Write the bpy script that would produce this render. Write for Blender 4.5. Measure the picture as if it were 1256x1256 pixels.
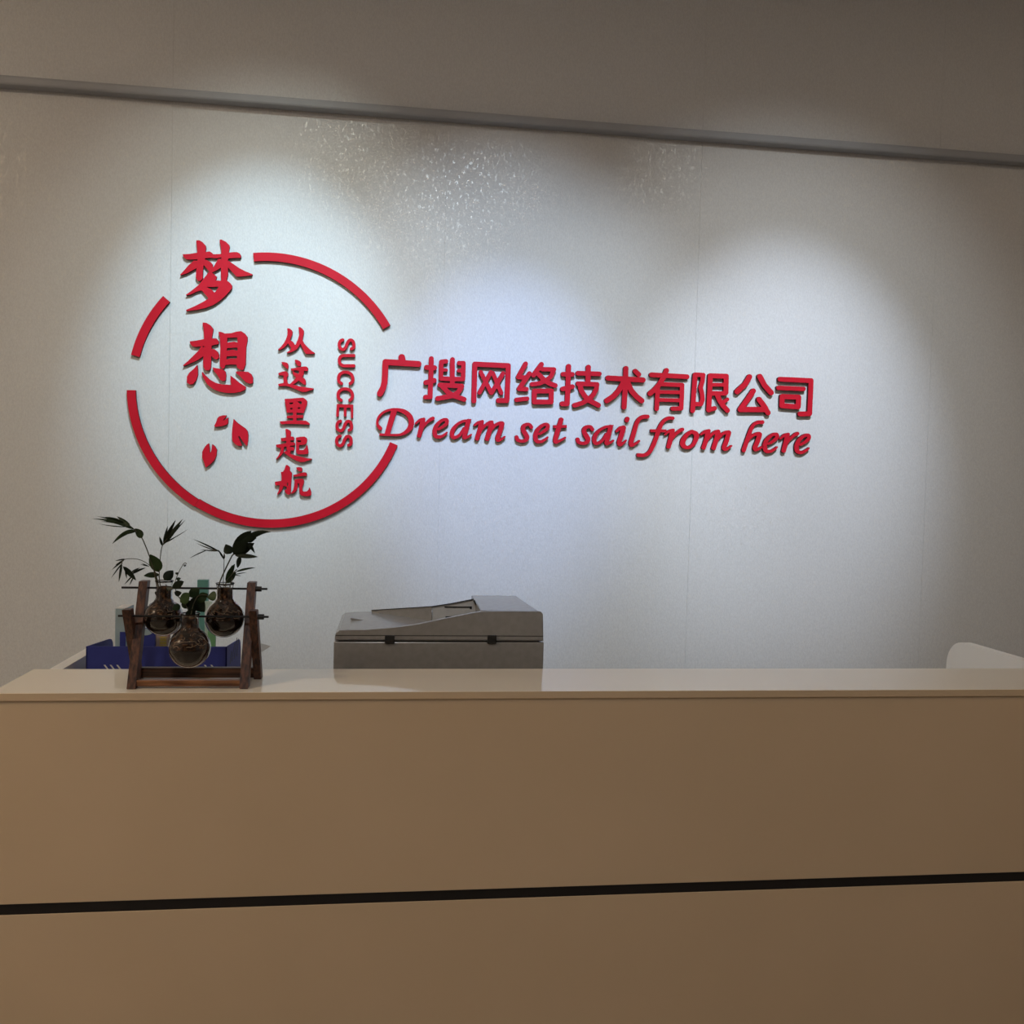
import bpy, bmesh, math, random
import numpy as np
from mathutils import Vector, Matrix

for o in list(bpy.data.objects):
    bpy.data.objects.remove(o, do_unlink=True)
scene = bpy.context.scene
COL = scene.collection
random.seed(7)

# ------------------------------------------------------------------ camera
F_PX = 1131.0376                      # focal length in pixels of the 1256 px frame
def _n(v): return v / np.linalg.norm(v)
_rx = _n(np.array([9215 - 628, 814 - 628, F_PX]))     # world X (along the wall) in camera axes
_ry = _n(np.array([480 - 628, 583 - 628, F_PX]))      # world Y (into the wall)
_rz = np.cross(_rx, _ry)
ROT = np.stack([_rx, _ry, _rz], 1)
CAM = np.array([0.0, 0.0, 1.55])
cam_data = bpy.data.cameras.new('camera')
cam_data.sensor_width = 36.0
cam_data.lens = F_PX / 1256 * 36.0
cam_data.clip_start = 0.02
cam = bpy.data.objects.new('camera', cam_data)
COL.objects.link(cam)
_r, _u, _b = ROT.T @ np.array([1, 0, 0]), ROT.T @ np.array([0, -1, 0]), ROT.T @ np.array([0, 0, -1])
cam.matrix_world = Matrix(((_r[0], _u[0], _b[0], CAM[0]), (_r[1], _u[1], _b[1], CAM[1]),
                           (_r[2], _u[2], _b[2], CAM[2]), (0, 0, 0, 1)))
scene.camera = cam

# ------------------------------------------------------------------ light and exposure
EXPOSURE = 0.0
# wall-washing spots, each a narrow core inside a wider spill:
# (x, y, aim x, aim z on the wall, core deg, core rgb, spill deg, spill rgb, label tail)
SPOT_W = 60.0
WALL_SPOTS = [
    (-0.225, 1.734, -0.475, 1.952, 32.1, (2.19, 2.98, 3.51), 51.4, (0.92, 0.98, 0.90), 'above the circle emblem'),
    (0.338, 1.300, 0.389, 1.708, 24.6, (1.62, 2.27, 3.98), 45.0, (1.95, 2.35, 2.75), 'above the middle of the company name'),
    (1.328, 1.300, 1.430, 1.718, 31.4, (3.02, 3.50, 4.24), 54.8, (1.22, 1.30, 1.32), 'above the right end of the company name'),
]
# room downlights: (x, y, watts, colour, label tail)
WARM, NEUTRAL = (1.0, 0.77, 0.53), (0.97, 0.97, 1.0)
ROOM_LAMPS = [(-2.95, 0.6, 50.0, WARM, 'warm ceiling downlight over the left of the waiting side'),
              (2.9, 0.9, 10.0, WARM, 'warm ceiling downlight over the right of the waiting side'),
              (0.0, -0.9, 27.0, NEUTRAL, 'white ceiling downlight behind the viewer')]
world = bpy.data.worlds.new('world')
scene.world = world
world.use_nodes = True
world.node_tree.nodes['Background'].inputs[0].default_value = (0.5, 0.42, 0.36, 1)
world.node_tree.nodes['Background'].inputs[1].default_value = 0.05
vs = scene.view_settings
vs.view_transform = 'Standard'
vs.look = 'None'
vs.gamma = 1.0
vs.use_curve_mapping = False
vs.exposure = EXPOSURE

# ------------------------------------------------------------------ measuring helpers
def ray(x, y):
    return ROT.T @ np.array([(x - 628) / F_PX, (y - 628) / F_PX, 1.0])
def at(x, y, Y=None, Z=None):
    """point of the room seen at photo pixel (x, y) on the plane Y (depth) or Z (height)"""
    r = ray(x, y)
    t = (Y - CAM[1]) / r[1] if Y is not None else (Z - CAM[2]) / r[2]
    return Vector(CAM + r * t)

# ------------------------------------------------------------------ materials
def mat(name, color, rough=0.5, metal=0.0, spec=0.5, trans=0.0, ior=1.45, coat=0.0):
    m = bpy.data.materials.new(name)
    m.use_nodes = True
    b = m.node_tree.nodes['Principled BSDF']
    b.inputs['Base Color'].default_value = (*color, 1)
    b.inputs['Roughness'].default_value = rough
    b.inputs['Metallic'].default_value = metal
    b.inputs['Specular IOR Level'].default_value = spec
    b.inputs['Transmission Weight'].default_value = trans
    b.inputs['IOR'].default_value = ior
    b.inputs['Coat Weight'].default_value = coat
    return m
def nodes_of(m): return m.node_tree.nodes, m.node_tree.links, m.node_tree.nodes['Principled BSDF']
def noisy(m, c1, c2, scale=(1, 1, 1), nscale=5.0, detail=4.0, lo=0.35, hi=0.65, bump=0.0, dist=0.001):
    """object-space noise between two colours, optional fine relief"""
    N, L, b = nodes_of(m)
    tc = N.new('ShaderNodeTexCoord'); mp = N.new('ShaderNodeMapping')
    mp.inputs['Scale'].default_value = scale
    nz = N.new('ShaderNodeTexNoise'); nz.inputs['Scale'].default_value = nscale; nz.inputs['Detail'].default_value = detail
    rp = N.new('ShaderNodeValToRGB')
    rp.color_ramp.elements[0].position = lo; rp.color_ramp.elements[0].color = (*c1, 1)
    rp.color_ramp.elements[1].position = hi; rp.color_ramp.elements[1].color = (*c2, 1)
    L.new(tc.outputs['Object'], mp.inputs['Vector']); L.new(mp.outputs['Vector'], nz.inputs['Vector'])
    L.new(nz.outputs['Fac'], rp.inputs['Fac']); L.new(rp.outputs['Color'], b.inputs['Base Color'])
    if bump:
        bp = N.new('ShaderNodeBump'); bp.inputs['Strength'].default_value = bump; bp.inputs['Distance'].default_value = dist
        L.new(nz.outputs['Fac'], bp.inputs['Height']); L.new(bp.outputs['Normal'], b.inputs['Normal'])
    return m

def wallpaper():
    m = mat('silver_fibre_wallpaper', (0.62, 0.62, 0.61), 0.5, 0.0, 0.5)
    N, L, b = nodes_of(m)
    tc = N.new('ShaderNodeTexCoord'); mp = N.new('ShaderNodeMapping'); mp.inputs['Scale'].default_value = (1.0, 1.0, 0.5)
    L.new(tc.outputs['Object'], mp.inputs['Vector'])
    nw = N.new('ShaderNodeTexNoise'); nw.inputs['Scale'].default_value = 150; nw.inputs['Detail'].default_value = 3
    L.new(mp.outputs['Vector'], nw.inputs['Vector'])
    mx = N.new('ShaderNodeMix'); mx.data_type = 'VECTOR'; mx.inputs['Factor'].default_value = 0.018
    L.new(mp.outputs['Vector'], mx.inputs['A']); L.new(nw.outputs['Color'], mx.inputs['B'])
    vo = N.new('ShaderNodeTexVoronoi'); vo.feature = 'DISTANCE_TO_EDGE'; vo.inputs['Scale'].default_value = 190
    L.new(mx.outputs['Result'], vo.inputs['Vector'])
    th = N.new('ShaderNodeMath'); th.operation = 'LESS_THAN'; th.inputs[1].default_value = 0.06
    L.new(vo.outputs['Distance'], th.inputs[0])
    pn = N.new('ShaderNodeTexNoise'); pn.inputs['Scale'].default_value = 110; pn.inputs['Detail'].default_value = 4
    L.new(mp.outputs['Vector'], pn.inputs['Vector'])
    pt = N.new('ShaderNodeMath'); pt.operation = 'GREATER_THAN'; pt.inputs[1].default_value = 0.585
    L.new(pn.outputs['Fac'], pt.inputs[0])
    mk = N.new('ShaderNodeMath'); mk.operation = 'MULTIPLY'
    L.new(th.outputs[0], mk.inputs[0]); L.new(pt.outputs[0], mk.inputs[1])
    # soft vertical weave
    wn = N.new('ShaderNodeTexNoise'); wn.inputs['Scale'].default_value = 240; wn.inputs['Detail'].default_value = 2
    L.new(mp.outputs['Vector'], wn.inputs['Vector'])
    cr = N.new('ShaderNodeValToRGB')
    cr.color_ramp.elements[0].position = 0.3; cr.color_ramp.elements[0].color = (0.565, 0.57, 0.575, 1)
    cr.color_ramp.elements[1].position = 0.7; cr.color_ramp.elements[1].color = (0.64, 0.65, 0.655, 1)
    L.new(wn.outputs['Fac'], cr.inputs['Fac'])
    cm = N.new('ShaderNodeMix'); cm.data_type = 'RGBA'
    L.new(mk.outputs[0], cm.inputs['Factor']); L.new(cr.outputs['Color'], cm.inputs['A'])
    cm.inputs['B'].default_value = (0.66, 0.655, 0.63, 1)
    L.new(cm.outputs['Result'], b.inputs['Base Color'])
    rm = N.new('ShaderNodeMapRange'); rm.inputs['To Min'].default_value = 0.6; rm.inputs['To Max'].default_value = 0.33
    L.new(mk.outputs[0], rm.inputs['Value']); L.new(rm.outputs['Result'], b.inputs['Roughness'])
    mm = N.new('ShaderNodeMath'); mm.operation = 'MULTIPLY'; mm.inputs[1].default_value = 0.32
    L.new(mk.outputs[0], mm.inputs[0]); L.new(mm.outputs[0], b.inputs['Metallic'])
    bp = N.new('ShaderNodeBump'); bp.inputs['Strength'].default_value = 0.35; bp.inputs['Distance'].default_value = 0.0008
    L.new(wn.outputs['Fac'], bp.inputs['Height']); L.new(bp.outputs['Normal'], b.inputs['Normal'])
    return m

def wood(name, axis, c1, c2):
    sc = {'x': (6, 90, 90), 'z': (90, 90, 6)}[axis]
    m = mat(name, c1, 0.45)
    return noisy(m, c1, c2, sc, 1.6, 5, 0.36, 0.66, 0.25, 0.0008)

M = {}
M['wallpaper'] = wallpaper()
M['wall_paint'] = noisy(mat('warm_grey_wall_paint', (0.5, 0.45, 0.4), 0.8), (0.60, 0.585, 0.57), (0.64, 0.625, 0.61), nscale=3)
M['dark_wall'] = noisy(mat('brown_wall_covering', (0.25, 0.2, 0.16), 0.8), (0.22, 0.18, 0.15), (0.27, 0.22, 0.18), nscale=3)
M['ceiling'] = noisy(mat('ceiling_paint', (0.6, 0.57, 0.53), 0.9), (0.78, 0.78, 0.78), (0.82, 0.82, 0.82), nscale=4)
M['floor'] = noisy(mat('brown_floor', (0.2, 0.12, 0.06), 0.4), (0.32, 0.28, 0.235), (0.38, 0.335, 0.285), (1, 8, 1), 3)
M['trim'] = noisy(mat('grey_trim_paint', (0.2, 0.2, 0.2), 0.55), (0.33, 0.345, 0.37), (0.36, 0.375, 0.40), nscale=6)
M['red'] = noisy(mat('red_acrylic', (0.5, 0.01, 0.025), 0.5, spec=0.2), (0.48, 0.007, 0.021), (0.53, 0.009, 0.026), nscale=9)
M['red_edge'] = noisy(mat('dark_red_cut_edge', (0.06, 0.006, 0.01), 0.6, spec=0.2), (0.05, 0.005, 0.009), (0.07, 0.007, 0.012), nscale=9)  # dark plate sides, also deepening the shadow beneath the letters
M['laminate'] = noisy(mat('cream_gloss_laminate', (0.6, 0.5, 0.37), 0.3), (0.59, 0.455, 0.30), (0.62, 0.48, 0.32), nscale=2)  # dim warm light on the desk front is put into this tint
M['laminate_top'] = noisy(mat('cream_polished_top', (0.74, 0.66, 0.52), 0.05, spec=0.75), (0.85, 0.77, 0.63), (0.87, 0.79, 0.65), nscale=2)  # same laminate, lightened to stand for the brighter lit top
M['white_panel'] = noisy(mat('white_side_panel', (0.72, 0.69, 0.62), 0.35), (0.80, 0.78, 0.73), (0.83, 0.81, 0.76), nscale=2)
M['black_strip'] = noisy(mat('black_recess', (0.006, 0.005, 0.005), 0.6), (0.005, 0.004, 0.004), (0.008, 0.006, 0.006), nscale=4)
M['copier'] = noisy(mat('taupe_copier_plastic', (0.25, 0.23, 0.21), 0.2), (0.255, 0.245, 0.23), (0.28, 0.27, 0.255), nscale=60, bump=0.08, dist=0.0004)
M['copier_light'] = noisy(mat('pale_grey_plastic', (0.42, 0.41, 0.39), 0.5), (0.40, 0.39, 0.37), (0.44, 0.43, 0.41), nscale=60)
M['black_plastic'] = noisy(mat('black_plastic', (0.012, 0.012, 0.012), 0.45), (0.010, 0.010, 0.010), (0.016, 0.015, 0.014), nscale=30)
M['rod'] = noisy(mat('black_metal_rod', (0.012, 0.011, 0.011), 0.4, 0.4), (0.010, 0.010, 0.010), (0.015, 0.014, 0.014), nscale=30)
M['wood_z'] = wood('charred_wood_upright', 'z', (0.026, 0.010, 0.006), (0.13, 0.050, 0.025))
M['wood_x'] = wood('charred_wood_bar', 'x', (0.022, 0.010, 0.006), (0.11, 0.05, 0.026))
M['wood_pale'] = wood('amber_wood_bar', 'x', (0.10, 0.035, 0.013), (0.34, 0.155, 0.07))
M['blue'] = noisy(mat('blue_plastic', (0.03, 0.04, 0.18), 0.6, spec=0.25), (0.034, 0.044, 0.22), (0.042, 0.052, 0.25), nscale=12)
M['pale_blue'] = noisy(mat('pale_blue_card', (0.3, 0.4, 0.44), 0.6), (0.30, 0.40, 0.44), (0.34, 0.44, 0.47), nscale=20)
M['teal'] = noisy(mat('teal_plastic', (0.1, 0.28, 0.25), 0.45), (0.10, 0.27, 0.24), (0.12, 0.31, 0.28), nscale=20)
M['mint'] = noisy(mat('pale_mint_plastic', (0.45, 0.58, 0.5), 0.4), (0.43, 0.56, 0.49), (0.47, 0.60, 0.53), nscale=20)
M['green_plastic'] = noisy(mat('green_plastic', (0.16, 0.38, 0.18), 0.4), (0.15, 0.36, 0.17), (0.18, 0.41, 0.2), nscale=20)
M['tan'] = noisy(mat('tan_card', (0.4, 0.3, 0.22), 0.7), (0.37, 0.28, 0.21), (0.42, 0.32, 0.24), nscale=30)
M['yellow'] = noisy(mat('yellow_card', (0.5, 0.36, 0.06), 0.6), (0.48, 0.34, 0.05), (0.54, 0.40, 0.08), nscale=30)
M['paper'] = noisy(mat('grey_white_paper', (0.6, 0.6, 0.58), 0.8), (0.58, 0.58, 0.56), (0.63, 0.62, 0.6), nscale=20)
M['glass'] = mat('clear_glass', (1, 1, 1), 0.0, 0, 0.5, 1.0, 1.45)
M['water'] = noisy(mat('murky_water', (0.02, 0.012, 0.008), 0.3, spec=0.03), (0.005, 0.0035, 0.003), (0.011, 0.007, 0.005), nscale=35)
M['roots'] = noisy(mat('brown_roots', (0.1, 0.05, 0.025), 0.7, spec=0.05), (0.014, 0.006, 0.003), (0.19, 0.09, 0.04), (1, 1, 1), 95, 5, 0.5, 0.72, 0.8, 0.002)
M['root_pale'] = noisy(mat('pale_root', (0.4, 0.28, 0.16), 0.6), (0.34, 0.23, 0.13), (0.5, 0.36, 0.22), nscale=60)
M['leaf'] = noisy(mat('dark_green_leaf', (0.03, 0.06, 0.02), 0.45, spec=0.2), (0.011, 0.022, 0.008), (0.022, 0.040, 0.014), nscale=40)  # backlight shade is put into the three leaf greens
M['leaf_deep'] = noisy(mat('blackish_green_leaf', (0.015, 0.028, 0.014), 0.4, spec=0.2), (0.006, 0.011, 0.006), (0.012, 0.020, 0.010), nscale=40)
M['leaf_mid'] = noisy(mat('mid_green_leaf', (0.05, 0.09, 0.03), 0.45, spec=0.2), (0.024, 0.046, 0.014), (0.042, 0.072, 0.024), nscale=40)
M['stem'] = noisy(mat('green_brown_stem', (0.05, 0.05, 0.025), 0.6), (0.03, 0.032, 0.014), (0.065, 0.06, 0.03), nscale=40)
M['lamp_ring'] = noisy(mat('white_lamp_ring', (0.7, 0.7, 0.7), 0.4), (0.68, 0.68, 0.68), (0.72, 0.72, 0.72), nscale=10)
def emit(name, color, strength):
    m = mat(name, (0.8, 0.8, 0.8), 0.4)
    N, L, b = nodes_of(m)
    b.inputs['Emission Color'].default_value = (*color, 1)
    b.inputs['Emission Strength'].default_value = strength
    return m
M['lamp_cool'] = emit('lit_cool_lens', (0.85, 0.95, 1.0), 6.0)
M['lamp_warm'] = emit('lit_warm_lens', WARM, 6.0)

# ------------------------------------------------------------------ object helpers
ORG = {}
def tag(o, label=None, cat=None, group=None, kind=None):
    if label: o['label'] = label
    if cat: o['category'] = cat
    if group: o['group'] = group
    if kind: o['kind'] = kind
    return o
def thing(name, loc, label, cat, group=None, kind=None):
    o = bpy.data.objects.new(name, None)
    COL.objects.link(o)
    o.empty_display_size = 0.05
    o.location = loc
    ORG[o.name] = Vector(loc)
    return tag(o, label, cat, group, kind)
def obj(name, me, m, parent=None, label=None, smooth=False):
    """link a mesh given in room coordinates; its origin moves to its own centre"""
    vv = np.empty(len(me.vertices) * 3); me.vertices.foreach_get('co', vv); vv = vv.reshape(-1, 3)
    c = Vector((vv.min(0) + vv.max(0)) / 2)
    me.transform(Matrix.Translation(-c))
    if smooth:
        for p in me.polygons: p.use_smooth = True
    me.materials.clear(); me.materials.append(M[m] if isinstance(m, str) else m)
    o = bpy.data.objects.new(name, me)
    COL.objects.link(o)
    ORG[o.name] = c
    if parent is not None:
        o.parent = parent
        o.location = c - ORG[parent.name]
    else:
        o.location = c
    if label: o['label'] = label
    return o
def bm_mesh(bm, name='m'):
    bmesh.ops.recalc_face_normals(bm, faces=bm.faces[:])
    me = bpy.data.meshes.new(name); bm.to_mesh(me); bm.free()
    return me
def box(x0, x1, y0, y1, z0, z1, bev=0.0, seg=2):
    bm = bmesh.new()
    bmesh.ops.create_cube(bm, size=1)
    for v in bm.verts:
        v.co = Vector(((x0 + x1) / 2 + v.co.x * (x1 - x0), (y0 + y1) / 2 + v.co.y * (y1 - y0), (z0 + z1) / 2 + v.co.z * (z1 - z0)))
    if bev: bmesh.ops.bevel(bm, geom=bm.edges[:], offset=bev, segments=seg, affect='EDGES', profile=0.5)
    return bm_mesh(bm)
def bar(p, q, w, d, up=Vector((0, 1, 0)), bev=0.001, cut=None):
    """square-section bar from p to q; w along X, d across; cut = flat z levels for mitred ends"""
    p, q = Vector(p), Vector(q)
    ax = (q - p).normalized()
    sx = Vector((1, 0, 0)) if abs(ax.x) < 0.9 else Vector((0, 0, 1))
    sx = (sx - ax * sx.dot(ax)).normalized()
    sy = ax.cross(sx)
    bm = bmesh.new(); rows = []
    for c, zc in ((p, cut[0] if cut else None), (q, cut[1] if cut else None)):
        r = []
        for a, b_ in ((-1, -1), (1, -1), (1, 1), (-1, 1)):
            v = c + sx * (a * w / 2) + sy * (b_ * d / 2)
            if zc is not None: v = v + ax * ((zc - v.z) / ax.z)
            r.append(bm.verts.new(v))
        rows.append(r)
    bm.faces.new(rows[0]); bm.faces.new(rows[1])
    for i in range(4): bm.faces.new((rows[0][i], rows[0][(i + 1) % 4], rows[1][(i + 1) % 4], rows[1][i]))
    if bev: bmesh.ops.bevel(bm, geom=bm.edges[:], offset=bev, segments=2, affect='EDGES')
    return bm_mesh(bm)
def tube(pts, rad, n=8, bm=None):
    own = bm is None
    if own: bm = bmesh.new()
    pts = [Vector(p) for p in pts]
    rads = rad if isinstance(rad, (list, tuple)) else [rad] * len(pts)
    prev = None; rings = []
    for i, p in enumerate(pts):
        t = (pts[min(i + 1, len(pts) - 1)] - pts[max(i - 1, 0)]).normalized()
        if prev is None:
            s = t.cross(Vector((0, 0, 1)) if abs(t.z) < 0.9 else Vector((1, 0, 0))).normalized()
        else:
            s = (prev - t * prev.dot(t)).normalized()
        prev = s; u = t.cross(s)
        rings.append([bm.verts.new(p + (s * math.cos(2 * math.pi * k / n) + u * math.sin(2 * math.pi * k / n)) * rads[i]) for k in range(n)])
    for a, b_ in zip(rings, rings[1:]):
        for k in range(n): bm.faces.new((a[k], a[(k + 1) % n], b_[(k + 1) % n], b_[k]))
    bm.faces.new(rings[0]); bm.faces.new(rings[-1])
    return bm_mesh(bm) if own else bm
def lathe(prof, c, n=32, closed=False):
    """revolve (r, z) profile about the vertical through c"""
    bm = bmesh.new(); rings = []
    for r, z in prof:
        if r < 1e-6: rings.append([bm.verts.new((c[0], c[1], c[2] + z))])
        else: rings.append([bm.verts.new((c[0] + r * math.cos(2 * math.pi * k / n), c[1] + r * math.sin(2 * math.pi * k / n), c[2] + z)) for k in range(n)])
    prs = list(zip(rings, rings[1:])) + ([(rings[-1], rings[0])] if closed else [])
    for a, b_ in prs:
        for k in range(n):
            k2 = (k + 1) % n
            f = [a[k % len(a)], a[k2 % len(a)], b_[k2 % len(b_)], b_[k % len(b_)]]
            f = list(dict.fromkeys(f))
            if len(f) > 2: bm.faces.new(f)
    return bm_mesh(bm)
def prism(poly, y0, y1, bev=0.0):
    """(x, z) outline extruded from y0 to y1"""
    bm = bmesh.new()
    a = [bm.verts.new((x, y0, z)) for x, z in poly]; b_ = [bm.verts.new((x, y1, z)) for x, z in poly]
    bm.faces.new(a); bm.faces.new(b_)
    for i in range(len(poly)): bm.faces.new((a[i], a[(i + 1) % len(a)], b_[(i + 1) % len(a)], b_[i]))
    if bev:
        eds = [e for e in bm.edges if (e.verts[0].co.y - e.verts[1].co.y) == 0]
        bmesh.ops.bevel(bm, geom=eds, offset=bev, segments=2, affect='EDGES')
    return bm_mesh(bm)
def prism_x(poly, x0, x1):
    """(y, z) outline extruded from x0 to x1"""
    bm = bmesh.new()
    a = [bm.verts.new((x0, y, z)) for y, z in poly]; b_ = [bm.verts.new((x1, y, z)) for y, z in poly]
    bm.faces.new(a); bm.faces.new(b_)
    for i in range(len(poly)): bm.faces.new((a[i], a[(i + 1) % len(a)], b_[(i + 1) % len(a)], b_[i]))
    return bm_mesh(bm)
def crom(pts, k=8, closed=False):
    """Catmull-Rom through points (any dimension)"""
    P = [np.array(p, float) for p in pts]; n = len(P); out = []
    if n < 3 and not closed: return [tuple(p) for p in P]
    rng = n if closed else n - 1
    for i in range(rng):
        if closed: p0, p1, p2, p3 = P[(i - 1) % n], P[i], P[(i + 1) % n], P[(i + 2) % n]
        else:
            p1, p2 = P[i], P[i + 1]
            p0 = P[i - 1] if i else 2 * p1 - p2
            p3 = P[i + 2] if i + 2 < n else 2 * p2 - p1
        for j in range(k):
            t = j / k
            out.append(0.5 * (2 * p1 + (p2 - p0) * t + (2 * p0 - 5 * p1 + 4 * p2 - p3) * t * t + (3 * p1 - p0 - 3 * p2 + p3) * t ** 3))
    if not closed: out.append(P[-1])
    return [tuple(p) for p in out]

# ------------------------------------------------------------------ the room
YW = 3.25                       # face of the sign wall
X0, X1, YB, ZC = -3.2, 4.6, -3.2, 3.6
def struct(name, me, m): return tag(obj(name, me, m), kind='structure')
tag(struct('floor', box(X0, X1, YB, YW + 0.1, -0.1, 0), 'floor'), 'brown floor of the reception room', 'floor')
tag(struct('ceiling', box(X0, X1, YB, YW + 0.1, ZC, ZC + 0.1), 'ceiling'), 'plain ceiling above the reception desk', 'ceiling')
tag(struct('wall_left', box(X0 - 0.1, X0, YB, YW + 0.1, 0, ZC), 'wall_paint'), 'plain warm grey wall left of the desk', 'wall')
tag(struct('wall_right', box(X1, X1 + 0.1, YB, YW + 0.1, 0, ZC), 'wall_paint'), 'plain warm grey wall right of the desk', 'wall')
tag(struct('wall_front', box(X0, X1, YB - 0.1, YB, 0, ZC), 'dark_wall'), 'plain brown wall facing the reception desk', 'wall')
wb = tag(struct('wall_back', box(X0, X1, YW + 0.002, YW + 0.1, 0, ZC), 'wall_paint'), 'silver grey papered wall carrying the red sign', 'wall')
SEAM0, STRIP = 0.167, 0.9165
k0 = math.floor((X0 - SEAM0) / STRIP)
xs = [X0] + [SEAM0 + STRIP * k for k in range(k0 + 1, k0 + 12) if SEAM0 + STRIP * k < X1 - 0.05] + [X1]
for a, b_ in zip(xs, xs[1:]):
    obj('wallpaper_strip', box(a + 0.0003, b_ - 0.0003, YW, YW + 0.002, 0.0, ZC), 'wallpaper', wb)
# grey rail high on the wall: rounded profile
pr_ = [(YW, 2.777), (YW - 0.036, 2.777), (YW - 0.040, 2.779), (YW - 0.042, 2.784), (YW - 0.042, 2.798), (YW - 0.039, 2.805),
       (YW - 0.032, 2.808), (YW, 2.809)]
tag(struct('trim_1', prism_x(pr_, X0, X1), 'trim'), 'dark grey rounded rail running across the upper wall', 'trim')

# ------------------------------------------------------------------ lamps in the ceiling
def downlight(x, y, label, warm, aim=None, beams=(), watts=10.0, color=(1, 1, 1)):
    spot = aim is not None
    t = thing('ceiling_spotlight' if spot else 'ceiling_downlight', (x, y, ZC), label, 'lamp',
              'cool spotlights washing the sign wall' if spot else 'downlights of the waiting side')
    R_ = 0.05 if spot else 0.09
    obj('trim_ring', lathe([(R_, 0), (R_ + 0.018, 0), (R_ + 0.016, -0.008), (R_, -0.012), (R_ - 0.003, -0.004)], (x, y, ZC), 32, True), 'lamp_ring', t, smooth=True)
    obj('lens', lathe([(0, -0.001), (R_ - 0.004, -0.001), (R_ - 0.004, -0.004), (0, -0.005)], (x, y, ZC), 32), 'lamp_warm' if warm else 'lamp_cool', t)
    def put(ld, rot=None):
        lo = bpy.data.objects.new('lamp_light', ld)
        COL.objects.link(lo); lo.parent = t; lo.location = (0, 0, -0.04)
        if rot is not None: lo.rotation_euler = rot
    if spot:
        rot = (Vector(aim) - Vector((x, y, ZC - 0.04))).to_track_quat('-Z', 'Y').to_euler()
        for deg, rgb in beams:
            ld = bpy.data.lights.new('spot_beam', 'SPOT')
            ld.spot_size = math.radians(deg); ld.spot_blend = 1.0; ld.shadow_soft_size = 0.007
            ld.energy = max(rgb) * SPOT_W; ld.color = [c / max(rgb) for c in rgb]
            put(ld, rot)
    else:
        ld = bpy.data.lights.new('disc_light', 'AREA'); ld.shape = 'DISK'; ld.size = 0.17
        ld.energy = watts; ld.color = color
        put(ld)
for x, y, ax, az, dc, rc, ds, rs, tail in WALL_SPOTS:
    downlight(x, y, 'small cool white ceiling spotlight ' + tail, False, (ax, YW, az), ((dc, rc), (ds, rs)))
for x, y, w, colr, tail in ROOM_LAMPS:
    downlight(x, y, 'round ' + tail, True, None, (), w, colr)

# ------------------------------------------------------------------ reception desk
ZT = 1.0575
DX0, DX1 = -0.85, 2.0
desk = thing('reception_desk', (0.55, 2.3, 0), 'long cream reception desk with black horizontal strip across its front', 'desk')
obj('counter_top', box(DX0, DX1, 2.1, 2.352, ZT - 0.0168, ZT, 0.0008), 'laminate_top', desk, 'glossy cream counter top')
obj('edge_band', box(DX0 + 0.0005, DX1 - 0.0005, 2.0992, 2.1002, ZT - 0.0165, ZT - 0.0006), 'laminate', desk, 'cream edge band')  # added strip gives the slab edge the darker, shaded tint
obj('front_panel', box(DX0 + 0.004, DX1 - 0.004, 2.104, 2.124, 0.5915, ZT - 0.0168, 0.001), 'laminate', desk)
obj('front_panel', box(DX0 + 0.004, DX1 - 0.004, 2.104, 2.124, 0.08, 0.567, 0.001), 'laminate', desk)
obj('recess_strip', box(DX0 + 0.006, DX1 - 0.006, 2.107, 2.122, 0.565, 0.5935), 'black_strip', desk, 'matte black strip')
obj('plinth', box(DX0 + 0.02, DX1 - 0.02, 2.13, 2.15, 0, 0.10), 'black_strip', desk)
def wing(x0, x1, yend, rad, ztop):
    pts = [(2.352, 0.0), (2.352, ztop)]
    for k in range(11):
        a = math.pi / 2 - k / 10 * math.pi / 2
        pts.append((yend - rad + rad * math.cos(a), ztop - rad + rad * math.sin(a)))
    pts.append((yend, 0.0))
    return prism_x(pts, x0, x1)
obj('side_panel', wing(-0.846, -0.814, 2.84, 0.09, 1.038), 'white_panel', desk)
obj('side_panel', wing(1.93, 1.962, 2.965, 0.09, 1.035), 'white_panel', desk)
obj('inner_worktop', box(-0.814, 1.93, 2.124, 2.90, 0.725, 0.75, 0.001), 'white_panel', desk)
ZI = 0.75

# ------------------------------------------------------------------ sign lettering: strokes traced in the photograph, cut as acrylic plates
TL = 0.011                      # plate thickness
class Glyph:
    """collects strokes / outlines in zoomed crop units (origin ox, oy; k units per photo pixel)"""
    def __init__(s, ox, oy, size, dx=0, dy=0):
        s.ox, s.oy, s.k, s.dx, s.dy = ox, oy, 1256.0 / size, dx, dy
        s.add, s.sub = [], []
    def px(s, x, y): return (s.ox + (x + s.dx) / s.k, s.oy + (y + s.dy) / s.k)
    def S(s, w, *c, curve=False, butt=False):
        """constant-width stroke"""
        P = [(c[i], c[i + 1], w) for i in range(0, len(c), 3 - 1)]
        return s.V(*[v for p in P for v in p], curve=curve, butt=butt)
    def V(s, *c, curve=True, butt=False):
        """variable-width stroke: x, y, w triples"""
        P = [(c[i], c[i + 1], c[i + 2]) for i in range(0, len(c), 3)]
        if curve: P = crom(P, 6)
        Q = [(*s.px(x, y), max(w, 6) / s.k / 2) for x, y, w in P]
        s.add.append(('s', Q, butt)); return s
    def P(s, *c, curve=False):
        P = [s.px(c[i], c[i + 1]) for i in range(0, len(c), 2)]
        s.add.append(('p', crom(P, 4, True) if curve else P)); return s
    def H(s, *c):
        s.sub.append([s.px(c[i], c[i + 1]) for i in range(0, len(c), 2)]); return s

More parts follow.
